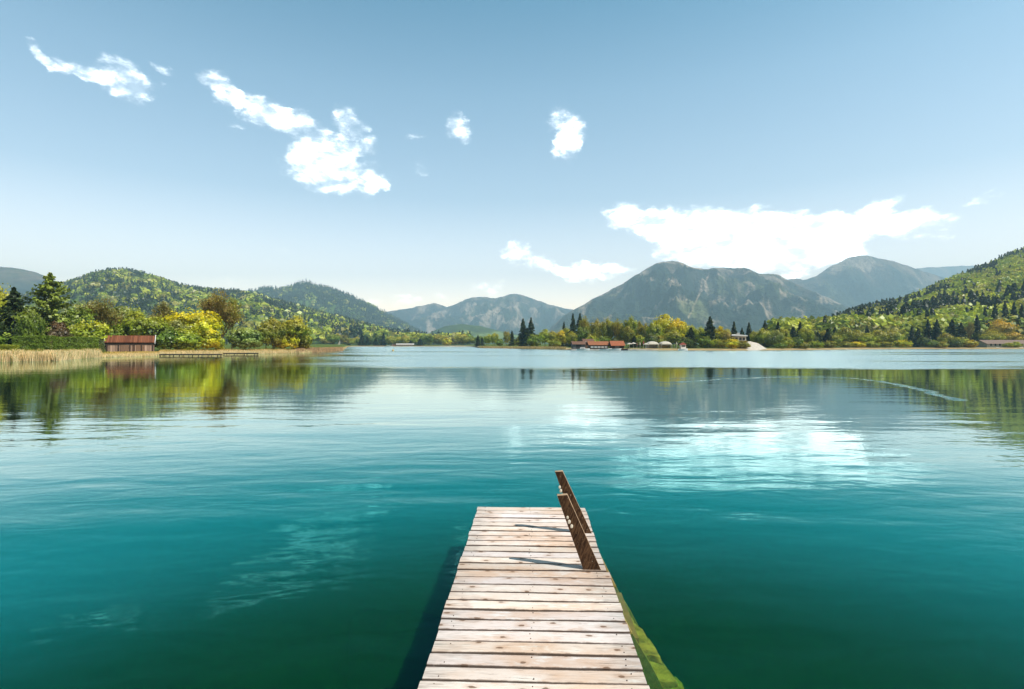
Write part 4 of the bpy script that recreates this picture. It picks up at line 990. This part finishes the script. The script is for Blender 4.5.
# ------------------------------------------------------------------ the pier
def deck_mat():
    m, nt, out = newmat('weathered_deck_boards'); b = NB(nt); O = b.obj(); a = b.attr('col')
    g = b.noise(b.mapping(O, scale=(1.6, 26, 26)), 2.2, 7, .65, .5)
    g2 = b.noise(b.mapping(O, scale=(4, 70, 60)), 1.6, 5, .7, .2)
    st = b.noise(b.mapping(O, (3, 3, 3), scale=(1, 1.6, 1)), 1.5, 4, .6)
    st2 = b.noise(b.mapping(O, (9, 1, 3), scale=(1.3, 3.5, 1)), 3.2, 5, .65, .6)
    base = b.mix(b.ramp(st, .42, .66), (.70, .60, .54), (.63, .46, .35))
    base = b.mix(b.math('MULTIPLY', b.ramp(st2, .55, .74), .40), base, (.50, .27, .13))
    base = b.mix(b.ramp(b.noise(b.mapping(O, (1, 7, 3), scale=(1.6, 5, 1)), 3, 5, .7), .5, .7), base, (.74, .70, .65))
    base = b.mix(1.0, base, a, 'MULTIPLY')
    base = b.mix(b.ramp(g, .55, .74, 0, .7), base, (.26, .18, .13))
    base = b.mix(b.ramp(g2, .55, .74, 0, .85), base, (.16, .11, .08))
    spx = b.n('ShaderNodeSeparateXYZ'); b.put(spx.inputs[0], O)
    ex_ = b.ramp(b.math('ADD', b.math('ABSOLUTE', spx.outputs[0]), b.math('MULTIPLY', b.math('SUBTRACT', st2, .5), .7)), .36, .60)
    base = b.mix(b.math('MULTIPLY', ex_, .5), base, b.mix(b.ramp(g2, .35, .6), (.62, .58, .53), (.20, .17, .145)))
    # knots
    vo = b.n('ShaderNodeTexVoronoi', voronoi_dimensions='2D'); b.put(vo.inputs['Vector'], b.mapping(b.vmath('ADD', O, b.vmath('MULTIPLY', b.noise(O, 30, 2, color=True), (.03, .015, 0))), scale=(2.6, 4.9, 0))); vo.inputs['Scale'].default_value = 1.45; vo.inputs['Randomness'].default_value = 1
    kd = vo.outputs['Distance']; rnd = b.n('ShaderNodeSeparateColor'); b.put(rnd.inputs[0], vo.outputs['Color'])
    kk = b.math('MULTIPLY', b.math('SUBTRACT', 1.0, b.ramp(kd, .05, .10)), b.ramp(rnd.outputs[0], .25, .30))
    base = b.mix(b.math('MULTIPLY', kk, .88), base, (.06, .035, .022))
    halo = b.math('MULTIPLY', b.math('SUBTRACT', 1.0, b.ramp(kd, .08, .28)), b.ramp(rnd.outputs[0], .25, .30))
    base = b.mix(b.math('MULTIPLY', halo, .30), base, (.40, .22, .12))
    # worn board edges, painted darker to widen the shaded gaps between boards
    an = b.n('ShaderNodeAttribute'); an.attribute_name = 'col'
    en = b.noise(b.mapping(O, (5, 5, 5), scale=(6, 20, 1)), 2.0, 5, .7)
    base = b.mix(b.math('MULTIPLY', b.ramp(b.math('ADD', an.outputs['Alpha'], b.math('MULTIPLY', b.math('SUBTRACT', en, .5), 1.6)), .35, .95), .85), base, (.11, .07, .05))
    h = b.math('ADD', b.math('MULTIPLY', g, .6), b.math('MULTIPLY', g2, .4))
    b.principled(out, base, .78, b.bump(h, .8, .004), .25)
    return m
M_deck = deck_mat()
M_beam = simple('pier_beam', (.22, .15, .10), .85, .35, 5, .2, .006, (1, .3, 1))
M_algae = simple('algae_wood', (.58, .48, .09), .9, .5, 9, .2, .01)
M_slime = simple('algae_wood_dark', (.10, .12, .03), .9, .5, 7, .2, .01)
ZD = .50  # deck level above the water
pier = empty('pier', (0, 0, 0), math.radians(-2.0), 'weathered whitish plank pier running out over the green water', 'pier')
def build_deck():
    rng = random.Random(4); V = []; Fc = []; C = []
    P = .1295; y1 = 5.98
    bm = bmesh.new(); cl = bm.verts.layers.float_color.new('col')
    n = int((y1+14)/P)
    for i in range(n):
        ye = y1-i*P; yb = ye-P+rng.uniform(.010, .017)
        xl = -.585+rng.uniform(-.006, .005); xr = (.596 if ye > 4.36 else .618)+rng.uniform(-.004, .004)
        z1 = ZD+rng.uniform(-.003, .003); sk = rng.uniform(-.003, .003)
        tint = rng.uniform(.80, 1.12); warm = rng.uniform(-.05, .06)
        t = (tint*(1+warm*.4), tint, tint*(1-warm))
        nx = 14
        top0 = []; top1 = []; bot0 = []; bot1 = []
        # notch the boards where the ladder rails pass
        notch = None
        for k in range(nx+1):
            x = xl+(xr-xl)*k/nx
            w0 = .0012*math.sin(x*7+i*3.1)+rng.uniform(-.0008, .0008); w1 = .0012*math.sin(x*6+i*1.7)+rng.uniform(-.0008, .0008)
            cup = .0015*math.sin(x*5+i)
            q = [bm.verts.new((x, yb+w0+sk*x, z1+cup)), bm.verts.new((x, yb+.014+w0+sk*x, z1+cup+.003)), bm.verts.new((x, ye-.014+w1+sk*x, z1+cup+.003)), bm.verts.new((x, ye+w1+sk*x, z1+cup)),
                 bm.verts.new((x, ye+w1+sk*x, z1-.035)), bm.verts.new((x, yb+w0+sk*x, z1-.035))]
            ed = 1 if 0 < k < nx else 1
            for v, al in zip(q, (1, 0, 0, 1, 1, 1)): v[cl] = (*t, al)
            top0.append(q)
        for k in range(nx):
            a, b_ = top0[k], top0[k+1]
            for j in range(6): bm.faces.new([a[j], b_[j], b_[(j+1) % 6], a[(j+1) % 6]])
        bm.faces.new(top0[0]); bm.faces.new(top0[-1][::-1])
    bmesh.ops.recalc_face_normals(bm, faces=bm.faces)
    me = bpy.data.meshes.new('deck'); bm.to_mesh(me); bm.free(); me.materials.append(M_deck)
    ob('deck', me, pier)
    # nail heads
    q = MB()
    for i in range(n):
        yc = y1-i*P-P/2+.004
        if yc < -1: break
        for x in (-.50, .0, .53):
            for dy in (-.03, .03):
                if rng.random() < .35: continue
                xx = x+rng.uniform(-.02, .02); yy = yc+dy+rng.uniform(-.006, .006)
                q.tube((xx, yy, ZD-.01), (xx, yy, ZD+.0065), .0034, .003, 6)
    q.build('nails', simple('rusty_nail', (.07, .045, .035), .7), pier)
build_deck()
for x in (-.52, .0, .53):
    m = MB(); m.box(x-.035, x+.035, -14, 5.93, ZD-.20, ZD-.042); m.build('stringer', M_beam, pier)
for y in (5.75, 3.2, .6, -2.2, -5, -8):
    m = MB(); m.box(-.60, .60, y-.04, y+.04, ZD-.345, ZD-.203); m.build('cross_beam', M_beam, pier)
    for x in (-.50, .50):
        if y == 5.75: x *= .96
        m = MB(); m.tube((x, y+.11, -3.9), (x*.99, y+.11, ZD-.205), .075, .065, 10); m.build('pile', M_slime, pier, True)

# ladder
lad = empty('bathing_ladder', (0, 0, 0), math.radians(-2.0), 'dark weathered wooden bathing ladder leaning on the right edge of the pier', 'ladder')
def rail_mat():
    m, nt, out = newmat('dark_weathered_rail'); b = NB(nt); O = b.obj()
    R = b.mapping(O, rot=(0, math.radians(-22), 0))
    n = b.noise(b.mapping(R, scale=(40, 12, 5)), 1.6, 6, .65, .3)
    n2 = b.noise(O, 28, 5, .7)
    c = b.mix(b.ramp(n, .35, .7), (.028, .014, .008), (.14, .075, .038))
    c = b.mix(b.ramp(n2, .57, .70, 0, .5), c, (.24, .15, .08))
    c = b.mix(b.math('MULTIPLY', b.ramp(b.noise(b.mapping(O, (3, 1, 1)), 60, 2, .5), .70, .76), .6), c, (.65, .58, .45))
    sp = b.n('ShaderNodeSeparateXYZ'); b.put(sp.inputs[0], O)
    # lower parts, kept wet, carry yellow-green algae
    al0 = b.ramp(b.math('ADD', sp.outputs[2], b.math('MULTIPLY', n2, .08)), .44, .36)
    c = b.mix(al0, c, (.42, .31, .12))
    al = b.ramp(b.math('ADD', sp.outputs[2], b.math('MULTIPLY', n2, .12)), .12, -.05)
    c = b.mix(al, c, b.mix(b.ramp(n2, .35, .65), (.38, .36, .05), (.62, .55, .10)))
    b.principled(out, c, .85, b.bump(b.math('ADD', n, n2), .7, .006), .15)
    return m
M_rail = rail_mat()
M_edge = simple('highlit_rail_edge', (.36, .25, .16), .9, .35, 18, .1, .003)  # worn rail edges, their highlight painted in as a lighter tan
M_lichen = simple('pale_lichen', (.75, .68, .55), .9, .1, 30)
for yf in (4.32, 5.16):
    m = MB(); f = 1 if yf < 5 else .96
    # upper plank
    zt = ZD+.596 if yf < 5 else ZD+.588
    off = 0 if yf < 5 else .02
    m.prism([(.208+off, zt), (.292+off*.6, zt+.006), (.560+off, ZD), (.60+off, ZD-.12), (.84, -.06), (.95, -.24), (1.06, -.45), (1.22, -.68), (1.5, -1.05), (1.95, -1.6), (1.72, -1.6), (.93, -.45), (.66, -.10), (.45+off, ZD-.12), (.42+off, ZD)], 'y', yf, yf+.042, .003)
    r = m.build('rail', M_rail, lad)
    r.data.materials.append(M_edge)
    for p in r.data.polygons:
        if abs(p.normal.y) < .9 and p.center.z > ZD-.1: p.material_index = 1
    for (lx, lz, rr) in ((.292, .42, .010), (.305, .385, .013), (.325, .35, .012)) if yf < 5 else ((.275, .44, .012), (.285, .405, .013)):
        q = MB(); q.bm.free(); q.bm = bmesh.new(); bmesh.ops.create_icosphere(q.bm, subdivisions=2, radius=rr)
        for v in q.bm.verts: v.co = Vector((v.co.x+lx, v.co.y*.18+yf-.0005, v.co.z*1.4+ZD+lz))
        q.build('lichen', M_lichen, r, True)
for i, (x1, z) in enumerate(((.862, -.05), (.972, -.20), (1.105, -.385), (1.25, -.60), (1.43, -.84), (1.62, -1.1))):
    bm = bmesh.new(); bmesh.ops.create_cube(bm, size=1)
    bmesh.ops.subdivide_edges(bm, edges=bm.edges, cuts=14, use_grid_fill=True)
    ang = (.012, .20, .16, .21, .15, .18)[i]; cs, sn = math.cos(ang), math.sin(ang)
    ext = 0
    for v in bm.verts:
        x = x1-.16+v.co.x*.32; y = 4.366+.79*(v.co.y+.5)+(ext*(v.co.y) if i else 0); zz = z-.03+v.co.z*.05
        a = .004 if i == 0 else .030
        nv = mnoise.noise_vector(Vector((x*7, y*5, zz*7+i*3)))+.5*mnoise.noise_vector(Vector((x*19, y*15, zz*9+i)))
        x += nv.x*a; y += nv.y*a if i else 0; zz += nv.z*a*.5
        dx, dy = x-x1, y-4.76
        v.co = (x1+dx*cs-dy*sn, 4.76+dx*sn+dy*cs, zz)
    q = MB(); q.bm.free(); q.bm = bm
    q.build('tread', M_algae if i else simple('wet_tread', (.50, .33, .13), .6, .2, 6), lad, i > 0)

# ------------------------------------------------------------------ air
def haze():
    m, nt, out = newmat('haze_air'); b = NB(nt)
    v = b.n('ShaderNodeVolumePrincipled'); v.inputs['Color'].default_value = (.56, .82, 1, 1); v.inputs['Density'].default_value = HAZE; v.inputs['Anisotropy'].default_value = .1
    nt.links.new(v.outputs[0], out.inputs[1])
    q = MB(); q.box(-10600, 10600, -1200, 9600, -12, 1260); o = q.build('haze', m); o['kind'] = 'stuff'
    tag(o, 'pale blue haze of air over the lake and mountains', 'haze')
HAZE = 1.32e-4
haze()
